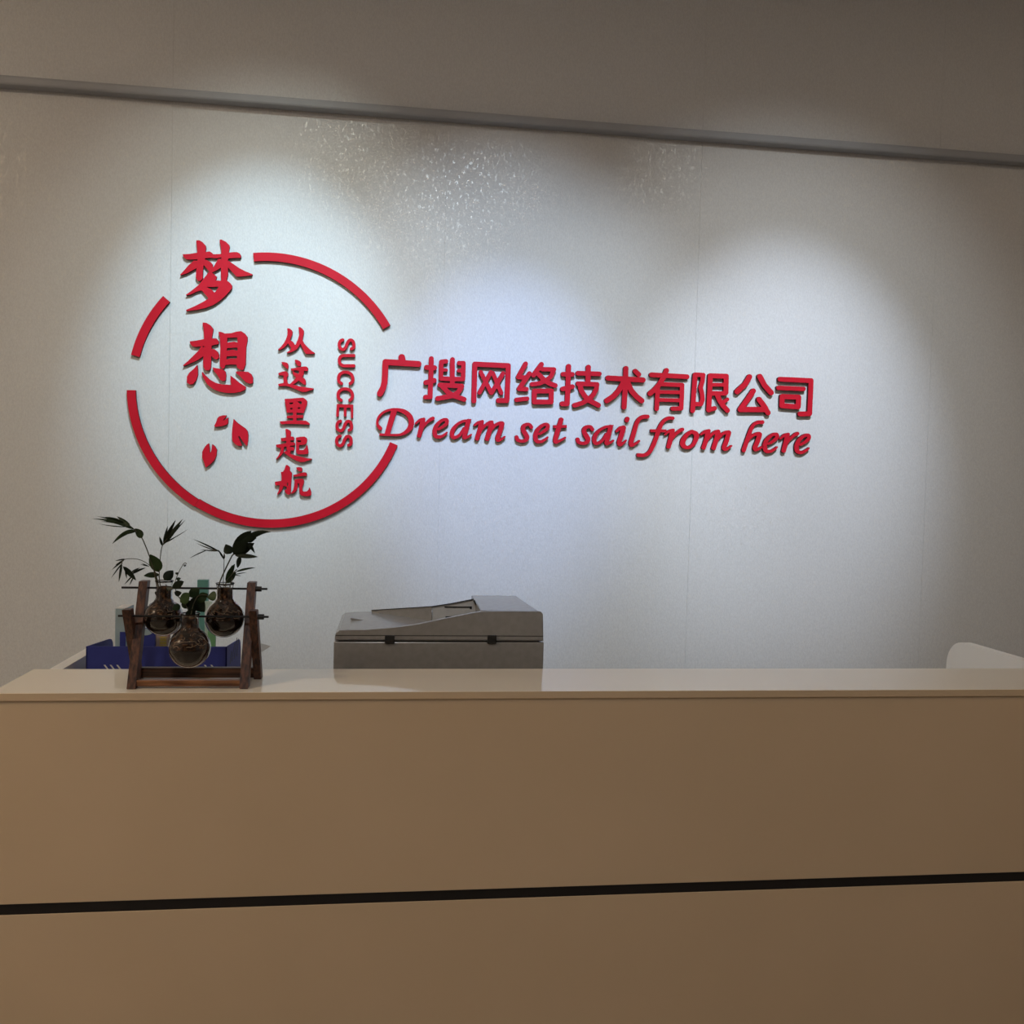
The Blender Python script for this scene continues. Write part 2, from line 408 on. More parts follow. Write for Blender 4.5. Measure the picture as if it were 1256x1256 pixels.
def fill_poly(X, Y, poly):
    ins = np.zeros(X.shape, bool); n = len(poly)
    for i in range(n):
        x1, y1 = poly[i]; x2, y2 = poly[(i + 1) % n]
        if y1 == y2: continue
        c = ((y1 > Y) != (y2 > Y)) & (X < (x2 - x1) * (Y - y1) / (y2 - y1) + x1)
        ins ^= c
    return ins
def glyph_loops(g, step=0.14):
    xs_, ys_ = [], []
    for a in g.add:
        for p in a[1]:
            r = p[2] if len(p) > 2 else 0
            xs_ += [p[0] - r, p[0] + r]; ys_ += [p[1] - r, p[1] + r]
    x0, x1, y0, y1 = min(xs_) - 1, max(xs_) + 1, min(ys_) - 1, max(ys_) + 1
    gx = np.arange(x0, x1, step); gy = np.arange(y0, y1, step)
    X, Y = np.meshgrid(gx, gy)
    m = np.zeros(X.shape, bool)
    def sub(xa, xb, ya, yb):
        i0, i1 = max(0, int((xa - x0) / step) - 1), int((xb - x0) / step) + 3
        j0, j1 = max(0, int((ya - y0) / step) - 1), int((yb - y0) / step) + 3
        return slice(j0, j1), slice(i0, i1)
    for a in g.add:
        if a[0] == 'p':
            m |= fill_poly(X, Y, a[1]); continue
        Q, butt = a[1], a[2]
        for i, (x, y, r) in enumerate(Q):
            if butt and i in (0, len(Q) - 1): continue
            s_ = sub(x - r, x + r, y - r, y + r)
            m[s_] |= (X[s_] - x) ** 2 + (Y[s_] - y) ** 2 <= r * r
        for (xa, ya, ra), (xb, yb, rb) in zip(Q, Q[1:]):
            d = math.hypot(xb - xa, yb - ya)
            if d < 1e-6: continue
            nx, ny = -(yb - ya) / d, (xb - xa) / d
            R_ = max(ra, rb)
            s_ = sub(min(xa, xb) - R_, max(xa, xb) + R_, min(ya, yb) - R_, max(ya, yb) + R_)
            m[s_] |= fill_poly(X[s_], Y[s_], [(xa + nx * ra, ya + ny * ra), (xb + nx * rb, yb + ny * rb), (xb - nx * rb, yb - ny * rb), (xa - nx * ra, ya - ny * ra)])
    for h in g.sub: m &= ~fill_poly(X, Y, h)
    f = m.astype(float)
    for _ in range(2):                                   # soften the saw-tooth before contouring
        for ax_ in (0, 1):
            f = (np.roll(f, 1, ax_) + f + np.roll(f, -1, ax_)) / 3
    # marching squares at 0.5
    J, I = f.shape
    seg = {}
    b = f > 0.5
    code = b[:-1, :-1] * 1 + b[:-1, 1:] * 2 + b[1:, 1:] * 4 + b[1:, :-1] * 8
    js, is_ = np.nonzero((code > 0) & (code < 15))
    def ip(j, i, e):
        # edge ids keyed so that neighbours share them
        if e == 0: ja, ia, jb, ib = j, i, j, i + 1
        elif e == 1: ja, ia, jb, ib = j, i + 1, j + 1, i + 1
        elif e == 2: ja, ia, jb, ib = j + 1, i, j + 1, i + 1
        else: ja, ia, jb, ib = j, i, j + 1, i
        return (ja, ia, jb, ib)
    TAB = {1: [(3, 0)], 2: [(0, 1)], 3: [(3, 1)], 4: [(1, 2)], 5: [(3, 0), (1, 2)], 6: [(0, 2)], 7: [(3, 2)], 8: [(2, 3)], 9: [(2, 0)],
           10: [(0, 1), (2, 3)], 11: [(2, 1)], 12: [(1, 3)], 13: [(1, 0)], 14: [(0, 3)]}
    for j, i in zip(js.tolist(), is_.tolist()):
        for e1, e2 in TAB[int(code[j, i])]:
            seg[ip(j, i, e1)] = ip(j, i, e2)
    loops = []
    while seg:
        st, cur = next(iter(seg.items())); del seg[st]
        lp = [st]
        while cur != st and cur in seg:
            lp.append(cur); cur = seg.pop(cur)
        pts = []
        for ja, ia, jb, ib in lp:
            va, vb = f[ja, ia], f[jb, ib]
            t = (0.5 - va) / (vb - va) if vb != va else 0.5
            pts.append((x0 + (ia + (ib - ia) * t) * step, y0 + (ja + (jb - ja) * t) * step))
        if len(pts) > 12: loops.append(np.array(pts))
    return loops
def simplify(P, tol):
    n = len(P)
    k = int(np.argmax(((P - P[0]) ** 2).sum(1)))
    keep = {0, k}
    st = [(0, k), (k, n)]
    while st:
        a, b_ = st.pop()
        if b_ - a < 2: continue
        A, B = P[a], P[b_ % n]
        d = B - A; L_ = math.hypot(*d) or 1e-9
        q = P[a + 1:b_]
        dist = np.abs(d[0] * (q[:, 1] - A[1]) - d[1] * (q[:, 0] - A[0])) / L_
        i = int(np.argmax(dist))
        if dist[i] > tol:
            keep.add(a + 1 + i); st += [(a, a + 1 + i), (a + 1 + i, b_)]
    return P[sorted(keep)]
def plate(loops3, name, m='red', thick=TL):
    """flat (x, z) loops on the wall -> extruded plate (curve filled as holes / islands)"""
    cu = bpy.data.curves.new('tmp', 'CURVE'); cu.dimensions = '2D'; cu.fill_mode = 'BOTH'; cu.extrude = thick / 2
    for lp in loops3:
        sp = cu.splines.new('POLY'); sp.points.add(len(lp) - 1); sp.use_cyclic_u = True
        for p, (x, z) in zip(sp.points, lp): p.co = (x, z, 0, 1)
    t = bpy.data.objects.new('tmp', cu); COL.objects.link(t)
    bpy.context.view_layer.update()
    me = bpy.data.meshes.new_from_object(t.evaluated_get(bpy.context.evaluated_depsgraph_get()))
    bpy.data.objects.remove(t, do_unlink=True); bpy.data.curves.remove(cu)
    me.transform(Matrix(((1, 0, 0, 0), (0, 0, 1, YW - thick / 2), (0, 1, 0, 0), (0, 0, 0, 1))))
    bm = bmesh.new(); bm.from_mesh(me); bmesh.ops.remove_doubles(bm, verts=bm.verts[:], dist=1e-6)
    bmesh.ops.recalc_face_normals(bm, faces=bm.faces[:]); bm.to_mesh(me); bm.free()
    return me
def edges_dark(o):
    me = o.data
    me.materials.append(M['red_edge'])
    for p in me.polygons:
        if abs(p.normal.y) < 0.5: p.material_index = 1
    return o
def sign(g, name, label, cat, group, thick=TL):
    lps = []
    for lp in glyph_loops(g):
        lp = simplify(lp, 0.045)
        lps.append([((q := at(x, y, Y=YW - thick)).x, q.z) for x, y in lp])
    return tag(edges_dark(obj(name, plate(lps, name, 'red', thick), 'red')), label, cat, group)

G = Glyph
CH = []     # (glyph, label)
GRP1 = 'brush characters inside the circle emblem'
g = G(214, 286, 100)
g.P(340,110, 380,108, 430,135, 480,190, 485,230, 475,300, 470,400, 448,480, 437,600, 435,700, 400,735, 360,735, 330,690, 330,600, 345,530, 355,400, 350,280, 345,200, 335,140)
g.P(125,325, 240,318, 350,300, 480,290, 540,280, 575,300, 600,325, 720,320, 730,372, 640,385, 560,378, 480,385, 400,400, 280,405, 190,405, 140,370)
g.P(300,420, 220,490, 150,570, 85,640, 90,650, 200,615, 280,570, 345,535, 400,430)
g.P(440,400, 490,410, 560,445, 585,480, 592,535, 570,605, 540,600, 500,550, 440,480)
g.P(695,100, 720,95, 790,130, 845,185, 850,215, 835,290, 825,400, 825,540, 825,640, 805,715, 770,740, 720,740, 715,640, 715,520, 725,400, 720,280, 710,180, 695,140)
g.P(700,320, 820,300, 900,292, 960,290, 1005,310, 1025,345, 1025,378, 900,382, 820,392, 720,385)
g.P(668,395, 655,430, 630,470, 595,530, 560,590, 572,607, 640,575, 700,540, 740,500, 760,400)
g.P(790,410, 850,435, 900,470, 1000,540, 1100,590, 1203,632, 1195,648, 1100,660, 980,672, 950,665, 880,590, 825,530, 780,480)
g.P(520,600, 570,600, 620,640, 650,670, 645,700, 630,728, 700,732, 800,720, 860,770, 885,800, 885,850, 850,890, 800,950, 700,1040, 600,1105, 480,1150, 350,1180, 180,1200, 180,1180, 300,1130, 400,1080, 522,1010, 510,985, 460,930, 415,880, 340,900, 260,940, 180,960, 175,950, 270,880, 380,790, 440,710, 490,650)
g.H(490,826, 560,830, 680,825, 640,890, 615,918, 575,870)
CH.append((g, 'large red brush character 梦 at the top of the circle emblem'))
g = G(220, 388, 100)
g.P(360,95, 420,100, 480,140, 520,190, 520,230, 505,300, 500,420, 490,560, 490,700, 485,790, 460,830, 400,830, 370,780, 365,700, 370,560, 385,440, 378,300, 372,180, 358,140)
g.P(160,385, 250,375, 380,350, 500,340, 570,340, 608,385, 605,425, 500,450, 350,460, 260,470, 200,460, 165,420)
g.P(340,450, 300,520, 220,600, 140,680, 55,755, 62,768, 180,720, 270,680, 360,620, 420,520)
g.P(440,500, 540,505, 590,545, 610,590, 610,640, 575,665, 540,655, 490,610)
g.P(605,235, 650,240, 700,265, 800,260, 880,235, 950,228, 1010,265, 1050,320, 1050,370, 1030,470, 1025,600, 1020,740, 985,825, 940,825, 890,790, 880,745, 800,740, 710,750, 690,800, 660,805, 625,770, 620,650, 630,540, 630,430, 625,330, 605,280)
g.H(740,330, 890,325, 900,405, 850,390, 780,395, 735,405).H(735,490, 895,480, 895,530, 820,512, 730,530).H(730,615, 885,610, 885,650, 800,648, 725,662)
g.P(275,745, 285,820, 285,900, 260,980, 210,1045, 160,1050, 115,1020, 115,930, 150,870, 220,810)
g.P(350,850, 400,910, 470,975, 560,1025, 660,1050, 800,1055, 790,1000, 785,910, 850,960, 920,1020, 1025,1085, 1020,1125, 950,1160, 850,1180, 740,1180, 620,1160, 520,1120, 430,1050, 370,950, 345,890)
g.P(510,785, 580,800, 660,810, 710,850, 720,910, 715,980, 680,1000, 630,980, 580,900, 530,840)
g.P(865,850, 960,848, 1060,855, 1110,890, 1135,950, 1135,1025, 1090,1040, 1020,1015, 940,930, 880,880)
CH.append((g, 'large red brush character 想 below the character 梦'))
g = G(336, 396, 56)
g.P(370,145, 430,155, 490,200, 512,240, 505,320, 460,420, 445,475, 510,510, 550,555, 565,600, 600,600, 620,540, 660,450, 690,350, 695,270, 680,180, 675,120, 720,115, 790,165, 825,215, 825,290, 795,390, 785,470, 830,560, 900,640, 980,720, 1060,785, 1130,830, 1110,850, 980,855, 880,855, 830,790, 780,690, 735,590, 725,575, 690,650, 620,730, 520,790, 420,825, 345,830, 360,810, 440,755, 480,700, 420,620, 390,560, 350,610, 280,680, 180,740, 110,745, 110,730, 190,660, 270,560, 330,450, 370,330, 375,240, 365,180)
CH.append((g, 'small red brush character 从, first of the vertical row'))
g = G(336, 434, 56)
g.P(205,225, 270,225, 350,240, 385,270, 400,330, 390,420, 350,405, 270,330, 215,265)
g.P(120,530, 200,500, 290,475, 350,490, 395,540, 390,610, 355,640, 360,720, 380,810, 270,810, 260,700, 260,600, 200,590, 150,590, 120,560)
g.P(115,830, 220,810, 300,790, 420,825, 540,850, 680,885, 820,915, 960,930, 1095,950, 1080,985, 980,1010, 880,1045, 780,1050, 680,1010, 560,960, 430,905, 320,880, 200,890, 130,885)
g.P(575,160, 640,165, 700,190, 745,230, 745,320, 700,345, 650,330, 600,260, 575,200)
g.P(460,405, 570,390, 700,365, 830,345, 900,350, 940,390, 940,460, 900,475, 820,460, 700,465, 600,450, 520,465, 470,450)
g.P(690,440, 830,440, 820,560, 770,640, 700,720, 620,780, 540,840, 430,840, 500,770, 590,680, 680,560)
g.P(510,460, 560,500, 620,530, 680,560, 790,640, 850,690, 880,750, 880,850, 830,850, 760,800, 680,735, 600,650, 520,560)
CH.append((g, 'small red brush character 这, second of the vertical row'))
g = G(334, 476, 56)
g.P(340,295, 480,290, 640,275, 850,262, 910,300, 960,360, 955,440, 910,560, 860,690, 640,670, 400,680, 380,560, 345,380)
g.P(570,600, 665,600, 665,905, 570,905)
g.P(390,770, 560,748, 850,738, 850,820, 660,825, 400,830)
g.P(205,915, 350,905, 570,890, 670,895, 920,895, 980,930, 1025,975, 1025,1010, 900,1000, 600,985, 400,985, 260,1000, 215,960)
g.H(470,400, 575,395, 560,440, 480,450).H(690,365, 800,365, 815,440, 760,435).H(490,545, 550,540, 550,590, 500,590).H(700,530, 770,530, 765,570, 700,570)
CH.append((g, 'small red brush character 里, third of the vertical row'))
g = G(332, 520, 56)
g.P(405,140, 450,135, 520,170, 555,210, 555,280, 540,400, 535,600, 545,800, 480,800, 440,700, 430,560, 430,400, 425,300, 410,210)
g.P(275,390, 400,375, 540,345, 620,345, 645,380, 645,445, 540,455, 400,470, 310,475, 285,440)
g.P(145,570, 300,550, 430,525, 540,505, 640,505, 670,540, 670,585, 540,600, 400,625, 270,665, 190,650, 150,620)
g.P(530,635, 620,630, 645,655, 645,730, 560,735, 530,740)
g.P(290,600, 365,600, 362,700, 345,800, 280,870, 220,930, 155,985, 150,960, 220,860, 270,740)
g.P(350,780, 430,730, 480,790, 560,825, 700,870, 850,910, 1000,940, 1140,955, 1120,985, 1020,1010, 920,1045, 820,1050, 700,1010, 580,940, 470,870, 400,820)
g.P(695,375, 830,350, 930,345, 990,385, 1005,430, 985,520, 945,565, 880,575, 780,580, 780,715, 900,715, 950,665, 990,570, 1010,600, 1030,700, 1040,800, 1000,830, 850,835, 745,830, 700,780, 695,600)
g.H(725,450, 835,450, 835,498, 740,498)
CH.append((g, 'small red brush character 起, fourth of the vertical row'))
g = G(332, 562, 56)
g.P(420,190, 450,185, 500,220, 530,260, 525,340, 580,400, 585,450, 570,600, 560,750, 555,900, 545,965, 510,1010, 460,1000, 410,950, 375,885, 440,860, 440,790, 350,760, 330,830, 300,900, 240,960, 180,1010, 175,990, 220,890, 250,780, 240,740, 150,750, 115,720, 115,650, 200,635, 290,620, 300,500, 280,380, 340,370, 380,300, 400,240)
g.H(448,680, 478,680, 474,765, 450,765)
g.P(700,255, 760,245, 840,250, 870,290, 870,340, 840,370, 780,360, 720,310)
g.P(615,460, 720,440, 820,405, 920,385, 980,400, 1000,440, 1000,490, 900,490, 780,495, 680,510, 630,500)
g.P(650,590, 740,570, 840,560, 900,580, 920,640, 900,720, 870,800, 865,890, 900,920, 990,915, 1040,870, 1060,800, 1090,860, 1115,940, 1110,1020, 1060,1040, 950,1045, 850,1030, 800,980, 785,880, 785,750, 780,690, 740,690, 740,780, 720,870, 670,930, 600,970, 545,980, 570,940, 620,870, 645,760, 655,680)
CH.append((g, 'small red brush character 航, last of the vertical row'))
for g, lab in CH: sign(g, 'brush_character', lab, 'character', GRP1)

# petals
for pts, lab in (((385,350, 420,290, 450,200, 490,165, 560,145, 628,145, 600,195, 556,242, 580,242, 640,200, 658,190, 655,300, 620,330, 540,355, 460,365, 400,370),
                  'smallest red petal ornament, just under the character 想'),
                 ((760,215, 830,285, 920,350, 990,400, 1030,450, 1045,540, 1040,640, 1020,735, 990,715, 930,640, 870,545, 852,560, 890,650, 925,735, 850,735, 790,705, 740,640, 728,540, 735,400, 750,290),
                  'largest red petal ornament, right of the other two'),
                 ((285,685, 300,780, 305,880, 330,830, 350,700, 400,740, 440,810, 430,920, 390,1010, 320,1085, 230,1150, 215,1130, 190,1050, 155,960, 155,850, 190,780, 240,715),
                  'lowest red petal ornament with the notch on top')):
    sign(G(238, 500, 80).P(*pts), 'petal_ornament', lab, 'ornament', 'petal ornaments in the circle emblem')

# ring of the emblem, four arcs
CX, CZ, CR, CW = -0.4148, 1.8260, 0.4537, 0.0285
def arc(a0, a1, label, dr=0.0):
    n = max(8, int(abs(a1 - a0) / 2))
    A = [math.radians(a0 + (a1 - a0) * i / n) for i in range(n + 1)]
    lp = [(CX + (CR + dr + CW / 2) * math.cos(a), CZ + (CR + dr + CW / 2) * math.sin(a)) for a in A] + \
         [(CX + (CR + dr - CW / 2) * math.cos(a), CZ + (CR + dr - CW / 2) * math.sin(a)) for a in reversed(A)]
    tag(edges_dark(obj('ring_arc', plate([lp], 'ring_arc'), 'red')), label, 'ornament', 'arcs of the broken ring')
arc(31.2, 98.0, 'red ring arc at the upper right of the circle emblem')
arc(139.5, 167.2, 'short red ring arc left of the character 梦')
arc(181.8, 238.4, 'red ring arc at the lower left of the circle emblem', 0.0012)
arc(238.5, 338.5, 'long red ring arc along the bottom right of the circle emblem', -0.0012)

# SUCCESS, turned to read downwards
S_ = (120, 470,270, 365,320, 315,450, 350,590, 460,645, 560,570, 620,420, 690,310, 770,285, 850,340, 880,470, 860,580, 765,630)
C_ = (122, 420,775, 320,700, 287,580, 320,440, 430,348, 560,325, 700,357, 800,440, 843,580, 810,700, 720,775)
SUC = [(G(406, 408, 40).S(*S_, curve=True, butt=True), 'first letter S at the top of'),
       (G(406, 408, 40).S(122, 912,880, 700,880, 470,884, 360,940, 318,1060, 350,1185, 460,1268, 700,1275, 912,1275, curve=True, butt=True), 'letter U in'),
       (G(406, 446, 40).S(*C_, curve=True, butt=True), 'first letter C, right after U, in'),
       (G(404, 480, 40, 48, -423).S(*C_, curve=True, butt=True), 'second letter C, right before E, in'),
       (G(404, 480, 40).P(285,490, 922,512, 915,635, 280,612).P(282,500, 388,500, 360,970, 258,985).P(555,560, 665,560, 655,975, 555,962).P(818,560, 921,560, 910,1035, 825,1030), 'letter E in'),
       (G(404, 516, 40, -25, -262).S(*S_, curve=True, butt=True), 'middle letter S, right after E, in'),
       (G(404, 516, 40, -40, 318).S(*S_, curve=True, butt=True), 'last letter S at the bottom of')]
for g, lab in SUC: sign(g, 'block_letter', 'red ' + lab + ' the sideways word SUCCESS', 'letter', 'letters of the word SUCCESS')

# company name
CN = []
CN.append((G(458, 430, 64).S(145, 1085,322, 290,275, 278,600, 268,760, 230,900, 155,1035).S(165, 682,165, 705,280), '广', 'first of'))
CN.append((G(514, 434, 64).S(118, 295,115, 290,400, 275,800, 268,1035).S(108, 150,1040, 260,1040).S(120, 180,325, 375,335).S(120, 165,690, 365,640)
           .S(108, 650,178, 535,192, 528,592, 720,602).S(108, 965,222, 1070,225, 1060,605, 760,605).S(82, 600,385, 655,388).S(85, 950,405, 1030,405)
           .S(116, 805,137, 800,740).S(112, 500,748, 1032,775).S(118, 570,790, 690,920, 820,1000, 1085,1095).S(118, 1025,790, 940,930, 800,1010, 445,1075), '搜', 'second of'))
CN.append((G(572, 438, 64).S(122, 182,1050, 205,168, 1010,205, 1000,600, 978,1045, 775,1045)
           .S(102, 348,362, 600,862).S(102, 592,362, 318,852).S(102, 640,385, 842,865).S(102, 885,390, 612,855), '网', 'third of'))
CN.append((G(626, 438, 64).S(112, 368,160, 190,478, 330,490).S(112, 462,395, 210,762, 388,770).S(105, 148,1028, 405,1000)
           .S(116, 750,175, 560,432).S(105, 770,290, 1052,296, 985,455, 860,570, 700,630, 520,655).S(118, 690,420, 830,565, 960,640, 1078,682)
           .S(118, 578,818, 990,812, 982,1078, 576,1078, 578,818), '络', 'fourth of'))
CN.append((G(682, 442, 64).S(122, 305,145, 295,400, 285,750, 270,1042, 152,1045).S(112, 170,332, 395,335).S(115, 160,688, 395,632)
           .S(112, 528,308, 1045,325).S(122, 780,165, 770,560).S(112, 530,560, 988,578, 975,680, 905,820, 800,930, 640,1022, 445,1080)
           .S(120, 580,590, 605,720, 700,865, 810,970, 1022,1080), '技', 'fifth of'))
CN.append((G(736, 444, 64).S(122, 625,155, 610,600, 580,1085).S(126, 195,385, 1035,432).S(115, 850,220, 935,300)
           .S(125, 560,500, 450,690, 330,820, 165,930).S(128, 670,500, 755,690, 880,830, 1005,932), '术', 'sixth of'))
CN.append((G(790, 448, 64).S(115, 180,228, 1035,275).S(120, 540,125, 470,290, 360,470, 240,600, 145,678).S(108, 330,520, 320,800, 305,1050)
           .S(104, 420,452, 918,475, 908,800, 895,1040, 690,1042).S(88, 360,642, 870,652).S(92, 360,832, 850,842), '有', 'seventh of'))
CN.append((G(840, 450, 64).S(115, 250,190, 215,700, 190,1055).S(106, 250,185, 445,195, 425,350, 380,500, 415,640, 430,780, 390,895, 260,895)
           .S(118, 615,215, 600,600, 578,1035).S(120, 615,212, 1000,225, 990,620).S(88, 620,425, 980,430).S(108, 600,635, 970,638)
           .S(108, 578,1035, 720,995).S(118, 770,640, 835,800, 920,930, 1028,1048).S(88, 1025,780, 915,860), '限', 'eighth of'))
CN.append((G(894, 452, 64).S(128, 500,200, 400,370, 200,555).S(128, 747,190, 860,400, 1020,582).S(128, 590,542, 440,760, 280,985, 870,985).S(125, 730,742, 850,900, 945,1065), '公', 'ninth of'))
CN.append((G(944, 456, 64).S(116, 255,178, 1000,212, 985,600, 965,1010, 735,1015).S(108, 215,385, 818,412).S(122, 305,595, 702,612, 690,842, 297,815, 305,595), '司', 'last of'))
for g, c, lab in CN:
    sign(g, 'company_name_character', 'red rounded character ' + c + ', ' + lab + ' the ten-character company name', 'character', 'characters of the company name', 0.0145)

# italic slogan
def e_(g): return g.V(740,520,60, 860,450,75, 940,375,90, 945,305,90, 885,287,78, 790,330,80, 690,440,100, 648,570,110, 680,685,100, 790,700,76, 895,645,60, 945,600,45)
def r_(g): return g.V(195,378,50, 290,300,70, 390,275,75).V(372,285,118, 325,490,116, 268,705,105, butt=True).V(350,500,50, 440,380,66, 540,292,82, 608,258,88)
def a_(g): return g.V(310,315,60, 170,322,66, 20,400,72, -80,520,100, -112,630,106, -80,712,92, 0,705,76, 90,640,72, 180,500,72).V(285,320,110, 215,590,112, 185,715,92, 260,708,62, 350,652,46).V(300,310,50, 350,282,20)
def m_(g): return (g.V(430,420,55, 520,362,75, 620,338,86).V(602,350,118, 552,560,112, 480,775,105, butt=True).V(590,550,50, 690,425,72, 790,365,88, 850,352,88)
                   .V(852,365,118, 795,560,115, 722,785,110, butt=True).V(840,540,50, 945,415,72, 1050,372,88, 1098,372,92).V(1100,385,112, 1042,580,112, 985,735,108, 1010,785,78, 1080,758,60, 1160,700,46))
def s_(g): return g.V(468,430,88, 420,368,80, 335,370,86, 272,420,100, 272,500,110, 330,600,116, 365,680,110, 320,748,90, 222,765,80, 135,732,90, 112,672,96)
SL = []
SL.append((G(456, 494, 64).V(205,615,90, 135,510,66, 160,360,60, 280,230,60, 450,168,60, 620,166,78, 800,222,110, 920,340,126, 955,480,132, 920,600,125, 820,705,90, 680,768,62, 480,775,56, 210,765,60)
           .V(540,190,140, 455,465,132, 370,760,130, butt=True), 'capital D opening the word Dream'))
SL.append((r_(G(500, 500, 64)), 'letter r in the word Dream'))
SL.append((e_(G(500, 500, 64)), 'letter e in the word Dream'))
SL.append((a_(G(560, 500, 64)), 'letter a in the word Dream'))
SL.append((m_(G(560, 500, 64)), 'letter m in the word Dream'))
SL.append((s_(G(628, 502, 64)), 'letter s in the word set'))
SL.append((e_(G(628, 502, 64, -85, 75)), 'letter e in the word set'))
SL.append((G(660, 502, 64).V(555,250,110, 480,500,116, 415,735,110, 440,790,80, 540,748,62, 655,685,48).S(72, 365,418, 692,410, butt=True).P(520,250, 620,225, 600,300, 500,300), 'letter t in the word set'))
SL.append((s_(G(704, 504, 64, -22, 15)), 'letter s in the word sail'))
SL.append((a_(G(704, 504, 64, 600, 62)), 'letter a in the word sail'))
SL.append((G(746, 504, 64).V(200,490,58, 290,412,80, 370,395,90).V(372,405,118, 320,580,116, 265,755,110, 285,815,80, 355,780,60, 432,712,46).S(110, 462,192, 450,222), 'letter i in the word sail'))
SL.append((G(746, 504, 64).V(950,137,95, 860,140,100, 765,180,90, 690,290,104, 620,520,110, 550,765,110, 572,828,80, 660,785,62, 750,722,50), 'letter l in the word sail'))
SL.append((G(776, 506, 64).V(970,135,82, 860,135,85, 740,210,85, 650,370,105, 570,600,106, 490,800,105, 400,955,90, 280,1025,85, 135,1022,90).S(72, 425,438, 815,440, butt=True), 'letter f in the word from'))
SL.append((r_(G(776, 506, 64, 590, 148)), 'letter r in the word from'))
SL.append((G(826, 506, 64).V(450,455,85, 330,530,95, 240,660,120, 230,770,125, 300,835,92, 400,828,80, 490,750,90, 550,620,120, 552,520,120, 450,455,85), 'letter o in the word from'))
SL.append((m_(G(856, 506, 64, -352, 102)), 'letter m in the word from'))
SL.append((G(900, 506, 64).V(690,232,95, 590,233,85, 485,290,80, 415,410,95, 330,650,105, 243,905,105).V(340,660,60, 445,562,72, 555,512,80, 615,508,92).V(628,530,112, 572,700,112, 510,855,105, 540,898,72, 610,870,60, 690,822,46), 'letter h in the word here'))
SL.append((e_(G(900, 506, 64, 98, 232)), 'first letter e, right after h, in the word here'))
SL.append((r_(G(940, 508, 64, 142, 208)), 'letter r in the word here'))
SL.append((e_(G(940, 508, 64, 80, 216)), 'final letter e at the end of the word here'))
for g, lab in SL: sign(g, 'script_letter', 'red italic ' + lab, 'letter', 'letters of the italic English slogan', 0.013)

# ------------------------------------------------------------------ copier behind the counter
YC = 2.5
def cz(x, y): p = at(390 + x / 4.187, 710 + y / 4.187, Y=YC); return (p.x, p.z)
cx0, cx1 = cz(80, 400)[0], cz(1158, 400)[0]
cop = thing('copier', ((cx0 + cx1) / 2, 2.68, ZI), 'taupe grey copier with open document feeder behind the counter', 'copier')
gapz = cz(600, 322)[1]
obj('body', box(cx0, cx1, YC, YC + 0.37, ZI, gapz - 0.002, 0.0018), 'copier', cop)
obj('seal', box(cx0 + 0.012, cx1 - 0.012, YC + 0.008, YC + 0.36, gapz - 0.003, gapz + 0.004), 'black_plastic', cop)
zb = cz(600, 318)[1]
zs = cz(200, 262)[1]                    # flat lid surface behind the wavy front rim
prof = [(cx0 + 0.002, zb), (cx0 + 0.002, cz(85, 300)[1]), cz(90, 283), cz(110, 267), cz(160, 263), cz(250, 262), cz(390, 251), cz(500, 236), cz(600, 215), cz(700, 195),
        cz(780, 179), cz(840, 168), cz(900, 167), cz(1135, 168), cz(1148, 171), cz(1156, 182), (cx1 - 0.001, zb)]
lid = obj('lid', prism([(cx0 + 0.002, zb), (cx0 + 0.002, cz(85, 300)[1]), cz(90, 283), cz(110, 267), cz(160, 263), (cz(250, 262)[0], zs), (cx1 - 0.002, zs), (cx1 - 0.002, zb)],
                       YC + 0.004, YC + 0.335, 0.002), 'copier', cop, 'flat scanner lid')
obj('front_rim', prism(prof, YC, YC + 0.014, 0.003), 'copier', cop, 'wavy front rim of the lid')
zrim = cz(600, 292)[1]
obj('rim_groove', box(cx0 + 0.004, cx1 - 0.002, YC - 0.0006, YC + 0.002, zrim - 0.0008, zrim + 0.0008), 'black_plastic', cop)
# raised feeder cover on the right
fx0, fx1 = cz(838, 168)[0], cz(1150, 168)[0]
fz = cz(900, 167)[1]
bm = bmesh.new()
lo_ = [(fx0, YC + 0.010, zs - 0.002), (fx1 - 0.002, YC + 0.010, zs - 0.002), (fx1 - 0.002, YC + 0.325, zs - 0.002), (fx0, YC + 0.325, zs - 0.002)]
hi_ = [(fx0, YC + 0.012, fz + 0.0005), (fx1 - 0.008, YC + 0.012, fz + 0.0005), (fx1 - 0.03, YC + 0.31, fz + 0.004), (fx0, YC + 0.31, fz + 0.004)]
a = [bm.verts.new(v) for v in lo_]; b_ = [bm.verts.new(v) for v in hi_]
bm.faces.new(a); bm.faces.new(b_)
for i in range(4): bm.faces.new((a[i], a[(i + 1) % 4], b_[(i + 1) % 4], b_[i]))
bmesh.ops.bevel(bm, geom=bm.edges[:], offset=0.0015, segments=2, affect='EDGES')
obj('feeder_cover', bm_mesh(bm), 'copier', cop)
# document tray flap sloping up to the feeder
def pat(x, y, Y): return at(390 + x / 4.187, 710 + y / 4.187, Y=Y)
yf, yr = YC + 0.16, YC + 0.332
A_ = pat(275, 160, YC + 0.325); A_.z = max(A_.z, zs + 0.001)
line = [A_] + [pat(x, y, yf + (YC + 0.325 - yf) * max(0, (585 - x) / 310) ** 1.0) for x, y in ((380, 153), (480, 147), (585, 140), (690, 124), (800, 102))]
bm = bmesh.new(); rows = []
for p in line:
    zr_ = max(zs + 0.0008, p.z - 0.034)
    rows.append([bm.verts.new(p), bm.verts.new((p.x + 0.004, yr, zr_)), bm.verts.new((p.x + 0.004, yr, zr_ - 0.003)), bm.verts.new(p - Vector((0, 0, 0.0032)))])
for a, b_ in zip(rows, rows[1:]):
    for k in range(4): bm.faces.new((a[k], a[(k + 1) % 4], b_[(k + 1) % 4], b_[k]))
bm.faces.new(rows[0]); bm.faces.new(rows[-1])
